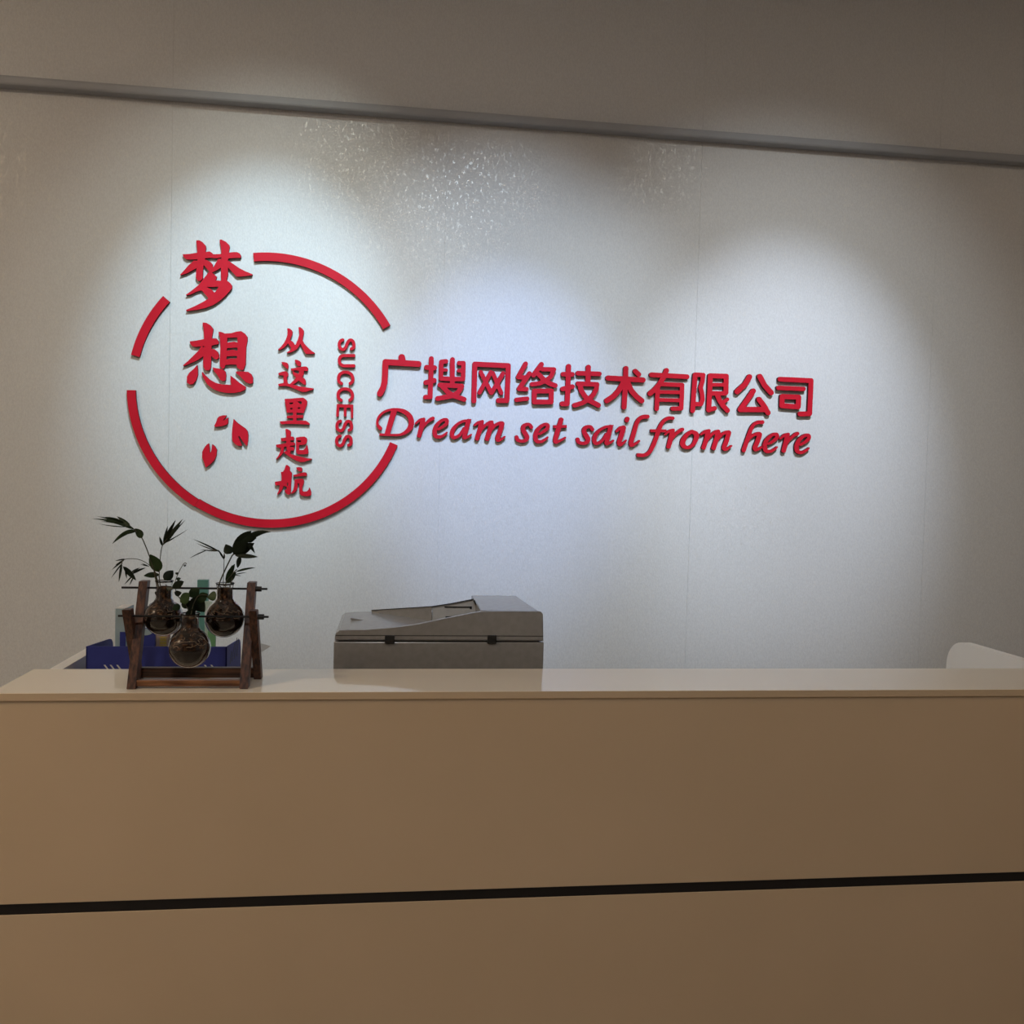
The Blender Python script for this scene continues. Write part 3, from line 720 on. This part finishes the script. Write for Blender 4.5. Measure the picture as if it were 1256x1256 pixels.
dt = obj('document_tray', bm_mesh(bm), 'copier', cop, 'sloping document tray')
obj('tray_edge', tube([p + Vector((0, -0.0012, -0.0006)) for p in line], 0.0011, 6), 'black_plastic', dt, 'black tray edge')  # black tube stands for the shaded thickness of the tray
# skirt under the tray, running obliquely to the feeder
bm = bmesh.new(); rows = []
for p in line[:4]:
    rows.append([bm.verts.new(p - Vector((0, 0.0, 0.002))), bm.verts.new((p.x, p.y, zs - 0.0005)), bm.verts.new((p.x, p.y + 0.004, zs - 0.0005)), bm.verts.new(p + Vector((0, 0.004, -0.003)))])
for a, b_ in zip(rows, rows[1:]):
    for k in range(4): bm.faces.new((a[k], a[(k + 1) % 4], b_[(k + 1) % 4], b_[k]))
bm.faces.new(rows[0]); bm.faces.new(rows[-1])
obj('tray_wall', bm_mesh(bm), 'copier', cop)
# upright guide under the tray, with slots
yg = yf + 0.002
gpoly = [pat(588, 232, yg), pat(588, 144, yg), pat(690, 130, yg), pat(795, 110, yg), pat(828, 165, yg), pat(828, 190, yg)]
gp = [(p.x, p.z) for p in gpoly]; gp[0] = (gp[0][0], zs); gp[-1] = (gp[-1][0], zs)
gd = obj('paper_guide', prism(gp, yg, yg + 0.02), 'copier_light', cop, 'pale grey guide with slots')
for (xa, xb, ya, yb) in ((650, 790, 141, 149), (655, 735, 192, 199), (655, 664, 192, 210), (780, 790, 141, 155)):
    p, q = pat(xa, ya, yg), pat(xb, yb, yg)
    obj('slot', box(p.x, q.x, yg - 0.0012, yg + 0.001, q.z, p.z), 'black_plastic', gd)
p, q = pat(800, 108, yf), pat(826, 165, yf)
obj('tray_arm', bar((p.x, yf - 0.004, p.z), (q.x, yf - 0.004, q.z), 0.004, 0.006, bev=0.0008), 'black_plastic', cop)
p = pat(822, 127, yf)
obj('tray_pin', tube([(p.x - 0.003, yf - 0.004, p.z), (p.x + 0.005, yf - 0.004, p.z)], 0.0028, 10), 'black_plastic', cop)
p, q = pat(165, 204, YC + 0.17), pat(232, 214, YC + 0.17)
obj('paper_stop', prism([(p.x, zs + 0.006), (q.x, zs), (p.x + 0.004, zs - 0.001)], YC + 0.17, YC + 0.20), 'copier', cop)
for xa, xb in ((344, 393), (870, 915)):
    p, q = cz(xa, 289), cz(xb, 332)
    obj('hinge', box(p[0], q[0], YC - 0.006, YC + 0.012, q[1], p[1], 0.0012), 'black_plastic', cop, 'black hinge block')

# ------------------------------------------------------------------ blue file organiser and what stands in it
TY0, TY1 = 2.50, 2.73
tl, tr = at(105.5, 793, Y=TY0), at(278.5, 793, Y=TY0)
pk = at(292.6, 784.2, Y=TY1 - 0.035)
ORGZ = ZI
tray = thing('file_organiser', ((tl.x + tr.x) / 2, (TY0 + TY1) / 2, ORGZ), 'navy blue plastic file organiser with slanted slots behind the plants', 'organiser')
tz = (tl.z + tr.z) / 2
def tray_side(x):
    pts = [(TY0, ORGZ), (TY0, tz), (TY1 - 0.060, pk.z + 0.002), (TY1 - 0.035, pk.z), (TY1 - 0.018, pk.z - 0.004), (TY1 - 0.006, pk.z - 0.014), (TY1, pk.z - 0.035), (TY1, ORGZ)]
    return prism_x(pts, x - 0.0015, x + 0.0015)
fr_me = box(tl.x, tr.x, TY0, TY0 + 0.003, ORGZ, tz, 0.0006)
fp = obj('front_panel', fr_me, 'blue', tray)
sl_ = obj('side_panel', tray_side(tl.x + 0.0015), 'blue', tray)
sr_ = obj('side_panel', tray_side(tr.x - 0.0015), 'blue', tray)
obj('back_panel', box(tl.x, tr.x, TY1 - 0.003, TY1, ORGZ, tz - 0.07), 'blue', tray)
obj('base', box(tl.x, tr.x, TY0, TY1, ORGZ, ORGZ + 0.004), 'blue', tray)
# slanted slot cut-outs: dark on the side, paper showing on the front
for x in (127.0, 134.5, 142.5, 250, 258):
    p, q = at(x, 815.5, Y=TY0), at(x + 6.5, 822.5, Y=TY0)
    bm = bmesh.new()
    w = 0.0045
    vv = [(p.x, p.z), (p.x + w, p.z), (q.x + w + 0.02, q.z - 0.03), (q.x + 0.02, q.z - 0.03)]
    bm.free()
    obj('slot', prism(vv, TY0 - 0.0004, TY0 + 0.0005), 'paper', fp, 'slanted slot showing white paper')
for (ya, za, yb, zb_) in ((2.575, 0.0, 2.615, 0.040), (2.61, 0.0, 2.655, 0.050), (2.65, 0.0, 2.685, 0.042), (2.545, 0.0, 2.57, 0.028)):
    z0 = tz - 0.055
    obj('slot', prism_x([(ya, z0 + za), (ya + 0.008, z0 + za), (yb + 0.008, z0 + zb_), (yb + 0.002, z0 + zb_ + 0.002), (yb, z0 + zb_)], tr.x - 0.0002, tr.x + 0.0004), 'black_strip', sr_)
def standing(name, x0, y0, x1, Y, thick, m, label, cat, lean=0.0, zbot=None):
    """upright folder whose face spans photo columns x0..x1 with its top at row y0"""
    a, b_ = at(x0, y0, Y=Y), at(x1, y0, Y=Y)
    z0 = ORGZ + 0.004 if zbot is None else zbot
    t = thing(name, ((a.x + b_.x) / 2, Y + thick / 2, z0), label, cat, 'files in the blue organiser')
    poly = [(a.x - lean, z0), (b_.x - lean, z0), (b_.x, b_.z), (a.x, a.z)]
    return t, poly, a, b_
def box_file(*args, **kw):
    t, poly, a, b_ = standing(*args, **kw)
    Y, th, m = args[4], args[5], args[6]
    obj('cover', prism(poly, Y, Y + th, 0.0006), m, t)
    return t, a, b_
t, a, b_ = box_file('box_file', 141.5, 746.5, 155, 2.62, 0.075, 'pale_blue', 'tall pale blue box file at the left of the organiser', 'file')
obj('pages', box(a.x + 0.001, b_.x - 0.001, 2.6205, 2.6945, b_.z - 0.002, b_.z + 0.0015), 'paper', t)
obj('spine_print', box(b_.x - 0.016, b_.x - 0.001, 2.6192, 2.6202, ORGZ + 0.03, at(148, 775, Y=2.62).z), 'blue', t, 'dark blue band')
t, a, b_ = box_file('folder', 166, 771, 190, 2.60, 0.012, 'blue', 'dark blue folder with a pale half-moon window', 'folder')
cxm, czm, rm_ = (a.x + b_.x) / 2 + 0.002, b_.z + 0.002, 0.024
half = [(cxm + rm_ * math.cos(math.pi + math.pi * k / 14), min(b_.z - 0.0005, czm + rm_ * 0.85 * math.sin(math.pi + math.pi * k / 14))) for k in range(15)]
obj('window', prism(half, 2.599, 2.6005), 'pale_blue', t, 'pale half-moon window')
t, a, b_ = box_file('carton', 188, 779, 206, 2.64, 0.03, 'tan', 'small tan carton with a yellow dotted panel', 'carton')
p, q = at(196, 781, Y=2.64), at(204, 800, Y=2.64)
yp = obj('dotted_panel', box(p.x, q.x, 2.6392, 2.6402, q.z, p.z), 'yellow', t, 'yellow dotted panel')
for i in range(3):
    for j in range(5):
        cxd = p.x + (q.x - p.x) * (i + 0.5) / 3; czd = p.z + (q.z - p.z) * (j + 0.5) / 5
        obj('dot', box(cxd - 0.0013, cxd + 0.0013, 2.6386, 2.6394, czd - 0.0013, czd + 0.0013), 'tan', yp)
box_file('folder', 242, 711.5, 255, 2.66, 0.02, 'teal', 'tallest teal folder rising behind the middle plant', 'folder')
box_file('folder', 251, 738, 259.5, 2.615, 0.012, 'mint', 'pale mint folder right of the teal one', 'folder', lean=-0.006)
box_file('folder', 255, 773, 264.5, 2.585, 0.01, 'green_plastic', 'short bright green folder at the right of the organiser', 'folder', lean=0.006)
box_file('folder', 212, 772, 226, 2.68, 0.012, 'tan', 'tan folder at the back behind the front vase', 'folder')
# loose grey sheet whose corner sticks out at the right of the rack
p = [at(300, 812, Y=2.79), at(332, 792.5, Y=2.79), at(318, 788.5, Y=2.81), at(290, 800, Y=2.81)]
bm = bmesh.new()
a = [bm.verts.new(v) for v in p]; b_ = [bm.verts.new(v + Vector((0, 0.0015, -0.0008))) for v in p]
bm.faces.new(a); bm.faces.new(b_)
for i in range(4): bm.faces.new((a[i], a[(i + 1) % 4], b_[(i + 1) % 4], b_[i]))
tp = tag(obj('card', bm_mesh(bm), 'paper'), 'grey white card corner showing right of the plant rack', 'card')
zlow = min(v.z for v in p)
tag(obj('card_box', box(p[3].x - 0.10, p[0].x + 0.012, 2.77, 2.87, ZI, zlow, 0.001), 'paper'), 'low grey box behind the organiser holding up a card', 'box')

# ------------------------------------------------------------------ wooden plant rack
YF, YRr = 2.158, 2.228          # front (low) and rear (high) rods
XL, XR = -0.588, -0.335
rack = thing('plant_rack', ((XL + XR) / 2, 2.2, ZT), 'charred wood plant rack with two black rods on the counter', 'rack')
def rk(x, y, Y): return at(x, y, Y=Y)
lb, lt = rk(162.5, 843, 2.15), rk(178, 713, 2.236)
rb, rt = rk(298.5, 843, 2.15), rk(311.0, 713, 2.236)
xl = (lb.x + lt.x) / 2; xr = (rb.x + rt.x) / 2
ztall = (lt.z + rt.z) / 2
sl1, sr1 = rk(159.5, 747, 2.158), rk(319, 747, 2.158)
zshort = (sl1.z + sr1.z) / 2
LW = 0.0195
def leg(x, y0, y1, z1, w=LW):
    return obj('leg', bar((x, y0, ZT), (x, y1, z1), w, 0.027, cut=(ZT, z1)), 'wood_z', rack)
leg(xl, 2.146, 2.238, ztall)
leg(xr, 2.146, 2.238, ztall)
leg(xl - 0.0140, 2.246, 2.150, zshort, 0.0175)
leg(xr + 0.0165, 2.246, 2.150, zshort, 0.0175)
obj('front_bar', box(xl + LW / 2, xr - LW / 2, 2.139, 2.155, ZT + 0.005, ZT + 0.0185, 0.001), 'wood_pale', rack, 'amber wood bar')
obj('rear_bar', box(xl - LW / 2, xr + LW / 2 + 0.004, 2.240, 2.256, ZT + 0.002, ZT + 0.026, 0.001), 'wood_x', rack)
zl_, zu = rk(237, 756, YF).z, rk(238, 721.5, YRr).z
for Yr, z, xa, xb in ((YF, zl_, rk(145, 756, YF).x, rk(329.6, 756, YF).x), (YRr, zu, rk(149.2, 721.5, YRr).x, rk(328, 722, YRr).x)):
    rd = obj('rod', tube([(xa, Yr, z), (xb, Yr, z)], 0.0025, 10), 'rod', rack, 'black metal rod')
    xe = (xr + LW / 2 if Yr == YRr else xr + 0.0255)
    obj('nut', tube([(xe, Yr, z), (xe + 0.0135, Yr, z)], 0.0068, 6), 'black_plastic', rd)

# ------------------------------------------------------------------ bulb vases hung on the rods
def flask(px, py, r_px, Y, rim_y, zrod, label):
    c = rk(px, py, Y); R_ = r_px / F_PX * Y * 0.985
    zr = rk(px, rim_y, Y).z - c.z
    rn = R_ * 0.42
    t = thing('bulb_vase', (c.x, Y, c.z - R_), label, 'vase', 'bulb vases on the rack')
    a0 = math.asin(rn / R_)
    def ball(rad, n0, n1, k=18):
        return [(rad * math.sin(a), rad * math.cos(a)) for a in [n0 + (n1 - n0) * i / k for i in range(k + 1)]]
    out = [(0.0, -R_)] + ball(R_, math.pi, a0 * 1.25, 22)[1:] + [(rn, R_ * math.cos(a0) + 0.006), (rn * 0.98, zr - 0.010), (rn * 1.04, zr - 0.004), (rn * 1.16, zr)]
    th = 0.0011
    ins = [(rn * 1.16 - th, zr), (rn * 1.04 - th, zr - 0.004), (rn * 0.98 - th, zr - 0.010), (rn - th, R_ * math.cos(a0) + 0.006)] + \
          list(reversed(ball(R_ - th, math.pi, a0 * 1.25, 22)[1:])) + [(0.0, -R_ + th)]
    obj('glass', lathe(out + ins, c, 36), 'glass', t, 'clear glass bulb', True)
    Ri = R_ - th - 0.0004
    lev = -0.03 * R_
    a1 = math.acos(lev / Ri)
    obj('water', lathe([(0, -Ri)] + ball(Ri, math.pi, a1, 14)[1:] + [(0, lev)], c, 32), 'water', t, 'dark murky water', True)
    # root mass fills the bulb above the water and climbs into the neck
    pts = [(0, lev + 0.0006), (Ri * math.sin(a1) * 0.99, lev + 0.0006)] + [(rad * 0.985, z) for rad, z in ball(Ri, a1, a0 * 1.35, 10)[1:]] + \
          [(rn * 0.93, R_ * math.cos(a0) + 0.004), (rn * 0.88, (R_ + zr) * 0.52), (rn * 0.6, (R_ + zr) * 0.56), (0, (R_ + zr) * 0.55)]
    me = lathe(pts, c, 32)
    rnd = random.Random(int(px))
    for v in me.vertices:
        d = Vector((v.co.x - c.x, v.co.y - c.y, 0))
        if d.length > 1e-5 and v.co.z > c.z + lev + 0.002:
            s = 1 - 0.05 * rnd.random(); v.co.x = c.x + d.x * s; v.co.y = c.y + d.y * s
    rt_ = obj('roots', me, 'roots', t, 'tangled brown roots', True)
    for _ in range(12):
        th0, ph0 = rnd.uniform(a0 * 1.6, a1 * 0.97), rnd.uniform(-2.6, -0.5)
        arcp = [(th0, ph0)]
        for _k in range(4): arcp.append((min(a1 * 0.97, max(a0 * 1.5, arcp[-1][0] + rnd.uniform(-0.16, 0.16))), arcp[-1][1] + rnd.uniform(-0.05, 0.3)))
        rr = Ri * 0.968
        p3 = [(c.x + rr * math.sin(q) * math.cos(w_), c.y + rr * math.sin(q) * math.sin(w_), c.z + rr * math.cos(q)) for q, w_ in arcp]
        obj('root', tube(crom(p3, 3), 0.0006, 5), 'root_pale', rt_, None, True)
    # glass hook that carries the vase on its rod
    hk = [(c.x, Y + rn - 0.001, zrod - 0.010), (c.x, Y + rn + 0.004, zrod - 0.006), (c.x, Y + rn + 0.006, zrod), (c.x, Y + rn + 0.003, zrod + 0.006), (c.x, Y + rn - 0.001, zrod + 0.008)]
    obj('hook', tube(hk, 0.0012, 8), 'glass', t, None, True)
    return c, R_, rn, zr
# the rods pass right behind the necks
NECK = 0.0185
v1 = flask(201, 757.0, 22.6, YRr - NECK - 0.0035, 712, zu, 'bulb vase at the left end of the upper rod')
v2 = flask(275.5, 758.0, 23.4, YRr - NECK - 0.0035, 715, zu, 'bulb vase at the right end of the upper rod')
v3 = flask(232.6, 794.0, 24.6, YF - NECK - 0.0065, 752, zl_, 'lowest bulb vase hanging in front on the lower rod')

# ------------------------------------------------------------------ plants
def leaf_mesh(P0, P1, w, bend=Vector((0, 0, 0)), roll=0.3, shape=1.0, n=8):
    """folded blade from P0 to P1; shape<1 is blunt and broad, >1 is narrow towards the tip"""
    P0, P1 = Vector(P0), Vector(P1)
    mid = (P0 + P1) / 2 + bend
    bm = bmesh.new(); rows = []
    for i in range(n + 1):
        t = i / n
        p = P0 * (1 - t) ** 2 + mid * 2 * t * (1 - t) + P1 * t * t
        tg = ((mid - P0) * (1 - t) + (P1 - mid) * t).normalized()
        view = (p - Vector(CAM)).normalized()
        sd = tg.cross(view)
        sd = sd.normalized() if sd.length > 1e-5 else Vector((1, 0, 0))
        nv = sd.cross(tg).normalized()
        sd = (sd * math.cos(roll) + nv * math.sin(roll)).normalized()
        nv = sd.cross(tg).normalized()
        if shape >= 1: h = w / 2 * 2.1 * (t ** 0.6) * (1 - t) ** (0.95 * shape) if 0 < t < 1 else w * 0.01
        else: h = w / 2 * (math.sin(math.pi * min(1, t * 0.985 + 0.015) ** shape)) ** 0.8 if 0 < t < 1 else w * 0.02
        rows.append([bm.verts.new(p - sd * h + nv * h * 0.25), bm.verts.new(p), bm.verts.new(p + sd * h + nv * h * 0.25)])
    for a, b_ in zip(rows, rows[1:]):
        bm.faces.new((a[0], a[1], b_[1], b_[0])); bm.faces.new((a[1], a[2], b_[2], b_[1]))
    # a little body
    bm2 = bm.copy()
    return bm_mesh(bm)
def plant(name, base, label, group='cuttings growing in the bulb vases'):
    return thing(name, base, label, 'plant', group)
rl = random.Random(3)
def leaves(t, ox, oy, k, Y, rows, m):
    """rows: base x, y, tip x, y, width, [sag px], [shape], [material] in crop units"""
    for r in rows:
        bx, by, tx, ty, w = r[:5]
        sag = r[5] if len(r) > 5 else 0.0
        shp = r[6] if len(r) > 6 else 1.0
        mm = r[7] if len(r) > 7 else m
        Y0 = Y + rl.uniform(-0.006, 0.006); Y1 = Y0 + rl.uniform(-0.025, 0.025)
        P0 = at(ox + bx / k, oy + by / k, Y=Y0); P1 = at(ox + tx / k, oy + ty / k, Y=Y1)
        roll = rl.uniform(-0.5, 0.5)
        obj('leaf', leaf_mesh(P0, P1, (1.15 if shp < 1 else 1.05) * w / k / F_PX * Y / math.cos(roll), Vector((0, 0, -sag / k / F_PX * Y)), roll, shp), mm, t, None, True)
def stems(t, ox, oy, k, Y, paths, m='stem'):
    for rad, Y_end, *c in paths:
        pts = [(c[i], c[i + 1]) for i in range(0, len(c), 2)]
        n = len(pts)
        p3 = [tuple(at(ox + x / k, oy + y / k, Y=Y + (Y_end - Y) * i / max(1, n - 1))) for i, (x, y) in enumerate(pts)]
        obj('stem', tube(crom(p3, 5), rad, 7), m, t, None, True)

# left vase: arching palm fronds and two round-leaved shoots  (crop 100,620, 8.373 per px)
Y1_ = YRr - NECK - 0.0035
c1 = v1[0]
K = 8.373
pl = plant('palm_cutting', (c1.x, Y1_, c1.z), 'tallest palm cutting with arching fronds in the left vase')
stems(pl, 100, 620, K, Y1_, [(0.0013, Y1_ - 0.01, 830, 990, 800, 860, 760, 720, 700, 530, 655, 410, 612, 322, 540, 245, 450, 175),
                             (0.0010, Y1_ + 0.01, 835, 980, 800, 760, 806, 570, 828, 420, 880, 340),
                             (0.0008, Y1_ - 0.02, 810, 920, 760, 690, 690, 608, 600, 558, 500, 546, 430, 560, 410, 600),
                             (0.0010, Y1_, 870, 980, 820, 860, 790, 700),
                             (0.0024, Y1_, 825, 1010, 800, 900, 770, 770, 750, 690)])
leaves(pl, 100, 620, K, Y1_ - 0.01, [
    (545,250, 103,138, 44, -55, 1.3), (545,245, 160,112, 40, -40, 1.2), (500,210, 362,112, 44, -10), (548,256, 315,395, 52, -60, 1.0),
    (565,262, 462,299, 26, -8), (625,330, 548,236, 62, 0, 0.8), (470,220, 178,188, 14, 15, 1.1), (480,220, 330,175, 34, -10), (440,180, 240,118, 36, -12), (460,200, 200,165, 22, -14)], 'leaf')
leaves(pl, 100, 620, K, Y1_ + 0.01, [
    (838,408, 1070,145, 30, -12, 1.2), (842,400, 1040,138, 56, -10, 1.1), (842,395, 968,148, 46, -8), (842,392, 885,210, 34, 0), (832,418, 800,320, 32, 0),
    (870,370, 1095,242, 11, 14), (850,385, 1000,298, 16, 12), (860,350, 1010,190, 44, -8, 1.1)], 'leaf_deep')
leaves(pl, 100, 620, K, Y1_ - 0.02, [
    (450,550, 345,568, 18), (440,558, 310,662, 22, -8), (425,585, 303,748, 16, -6), (412,590, 382,788, 30, 0), (440,556, 345,612, 18),
    (425,625, 560,768, 44, 0, 0.9), (450,650, 465,752, 22), (515,705, 660,640, 30, -10), (530,715, 440,812, 18), (540,722, 492,822, 16), (505,690, 600,640, 22, -6),
    (692,625, 605,607, 14, -4), (700,630, 612,592, 12, -4)], 'leaf_deep')
leaves(pl, 100, 620, K, Y1_, [(795,685, 705,502, 100, 0, 0.8, 'leaf_mid'), (800,712, 638,722, 50, -8, 0.9, 'leaf'), (848,768, 942,668, 82, -6, 0.85, 'leaf_deep'),
                              (800,790, 905,782, 26, 0), (790,880, 770,930, 46, 0, 0.8, 'leaf_deep')], 'leaf')

# middle (front) vase: trailing round-leaved cutting  (crop 210,630, 9.662 per px)
Y3_ = YF - NECK - 0.0065
c3 = v3[0]
K = 9.662
pm = plant('round_leaved_cutting', (c3.x, Y3_, c3.z), 'bushy round-leaved cutting in the front vase')
stems(pm, 210, 630, K, Y3_, [(0.0012, Y3_ + 0.02, 230, 1290, 215, 1180, 170, 1080, 110, 1010, 40, 930),
                             (0.0008, Y3_ + 0.03, 60, 930, 40, 840, 70, 740, 110, 655, 150, 592, 172, 585, 182, 598),
                             (0.0012, Y3_, 235, 1290, 240, 1180, 270, 1060, 330, 970, 430, 965)])
leaves(pm, 210, 630, K, Y3_ + 0.005, [
    (105,1050, 215,945, 100, -4, 0.8, 'leaf_mid'), (235,1010, 398,1165, 145, 0, 0.75, 'leaf_deep'), (330,1010, 440,955, 80, -4, 0.8, 'leaf_mid'),
    (535,960, 425,992, 92, 0, 0.75, 'leaf_mid'), (215,985, 335,890, 105, -4, 0.8), (40,950, 125,935, 60, 0, 0.8, 'leaf_deep'), (10,880, 150,805, 76, -6, 0.8, 'leaf_deep'),
    (220,1180, 300,1040, 90, 0, 0.8, 'leaf_deep'), (190,1250, 275,1130, 95, 0, 0.8, 'leaf_deep'), (110,1090, 10,1140, 70, -8, 0.8), (-60,880, 30,890, 50, 0, 0.8, 'leaf_deep'),
    (60,780, 115,765, 34, 0, 0.8), (85,720, 50,700, 26, 0, 0.8), (165,600, 158,630, 26, 0, 0.7, 'leaf_deep'), (290,1040, 420,1010, 60, 0, 0.8), (130,1110, 230,1030, 80, 0, 0.8, 'leaf')], 'leaf')

# right vase: dark broad-leaved shoot with thin palm leaflets
Y2_ = Y1_
c2 = v2[0]
pr2 = plant('broad_leaved_cutting', (c2.x, Y2_, c2.z), 'dark cutting with broad curling leaves in the right vase')
stems(pr2, 210, 630, K, Y2_, [(0.0016, Y2_, 545, 960, 560, 860, 610, 730, 710, 520, 740, 480),
                              (0.0008, Y2_ - 0.01, 625, 950, 618, 800, 626, 600, 622, 530, 575, 455, 480, 425),
                              (0.0012, Y2_ + 0.01, 640, 930, 650, 815, 720, 720, 780, 660),
                              (0.0010, Y2_, 690, 930, 705, 830, 725, 760)])
leaves(pr2, 210, 630, K, Y2_, [
    (735,485, 948,205, 120, -40, 0.85), (740,480, 985,350, 110, 0, 0.8), (800,390, 1180,218, 100, -110, 1.1), (900,370, 992,472, 56, -50, 1.0),
    (755,496, 1028,513, 46, -6, 0.9), (705,475, 645,362, 100, 0, 0.8), (818,505, 785,645, 48, 0, 0.8), (740,470, 890,330, 130, -10, 0.8), (880,330, 1010,290, 70, -30, 0.9)], 'leaf_deep')
leaves(pr2, 210, 630, K, Y2_ - 0.01, [
    (590,460, 253,300, 24, -10, 1.1), (545,440, 300,350, 18, 14), (550,446, 345,430, 20, -4), (430,430, 215,530, 16, -10), (628,545, 555,425, 28, -8), (630,535, 628,462, 22)], 'leaf_deep')
leaves(pr2, 210, 630, K, Y2_ + 0.01, [
    (648,815, 755,595, 56, -6, 0.9), (690,760, 722,610, 44, 0, 0.9), (765,690, 1002,640, 32, -18), (755,722, 895,698, 14, -6), (745,728, 828,740, 14, -4),
    (648,825, 770,690, 62, 0, 0.9), (650,860, 600,840, 20), (690,870, 730,800, 22), (600,880, 560,850, 18)], 'leaf')
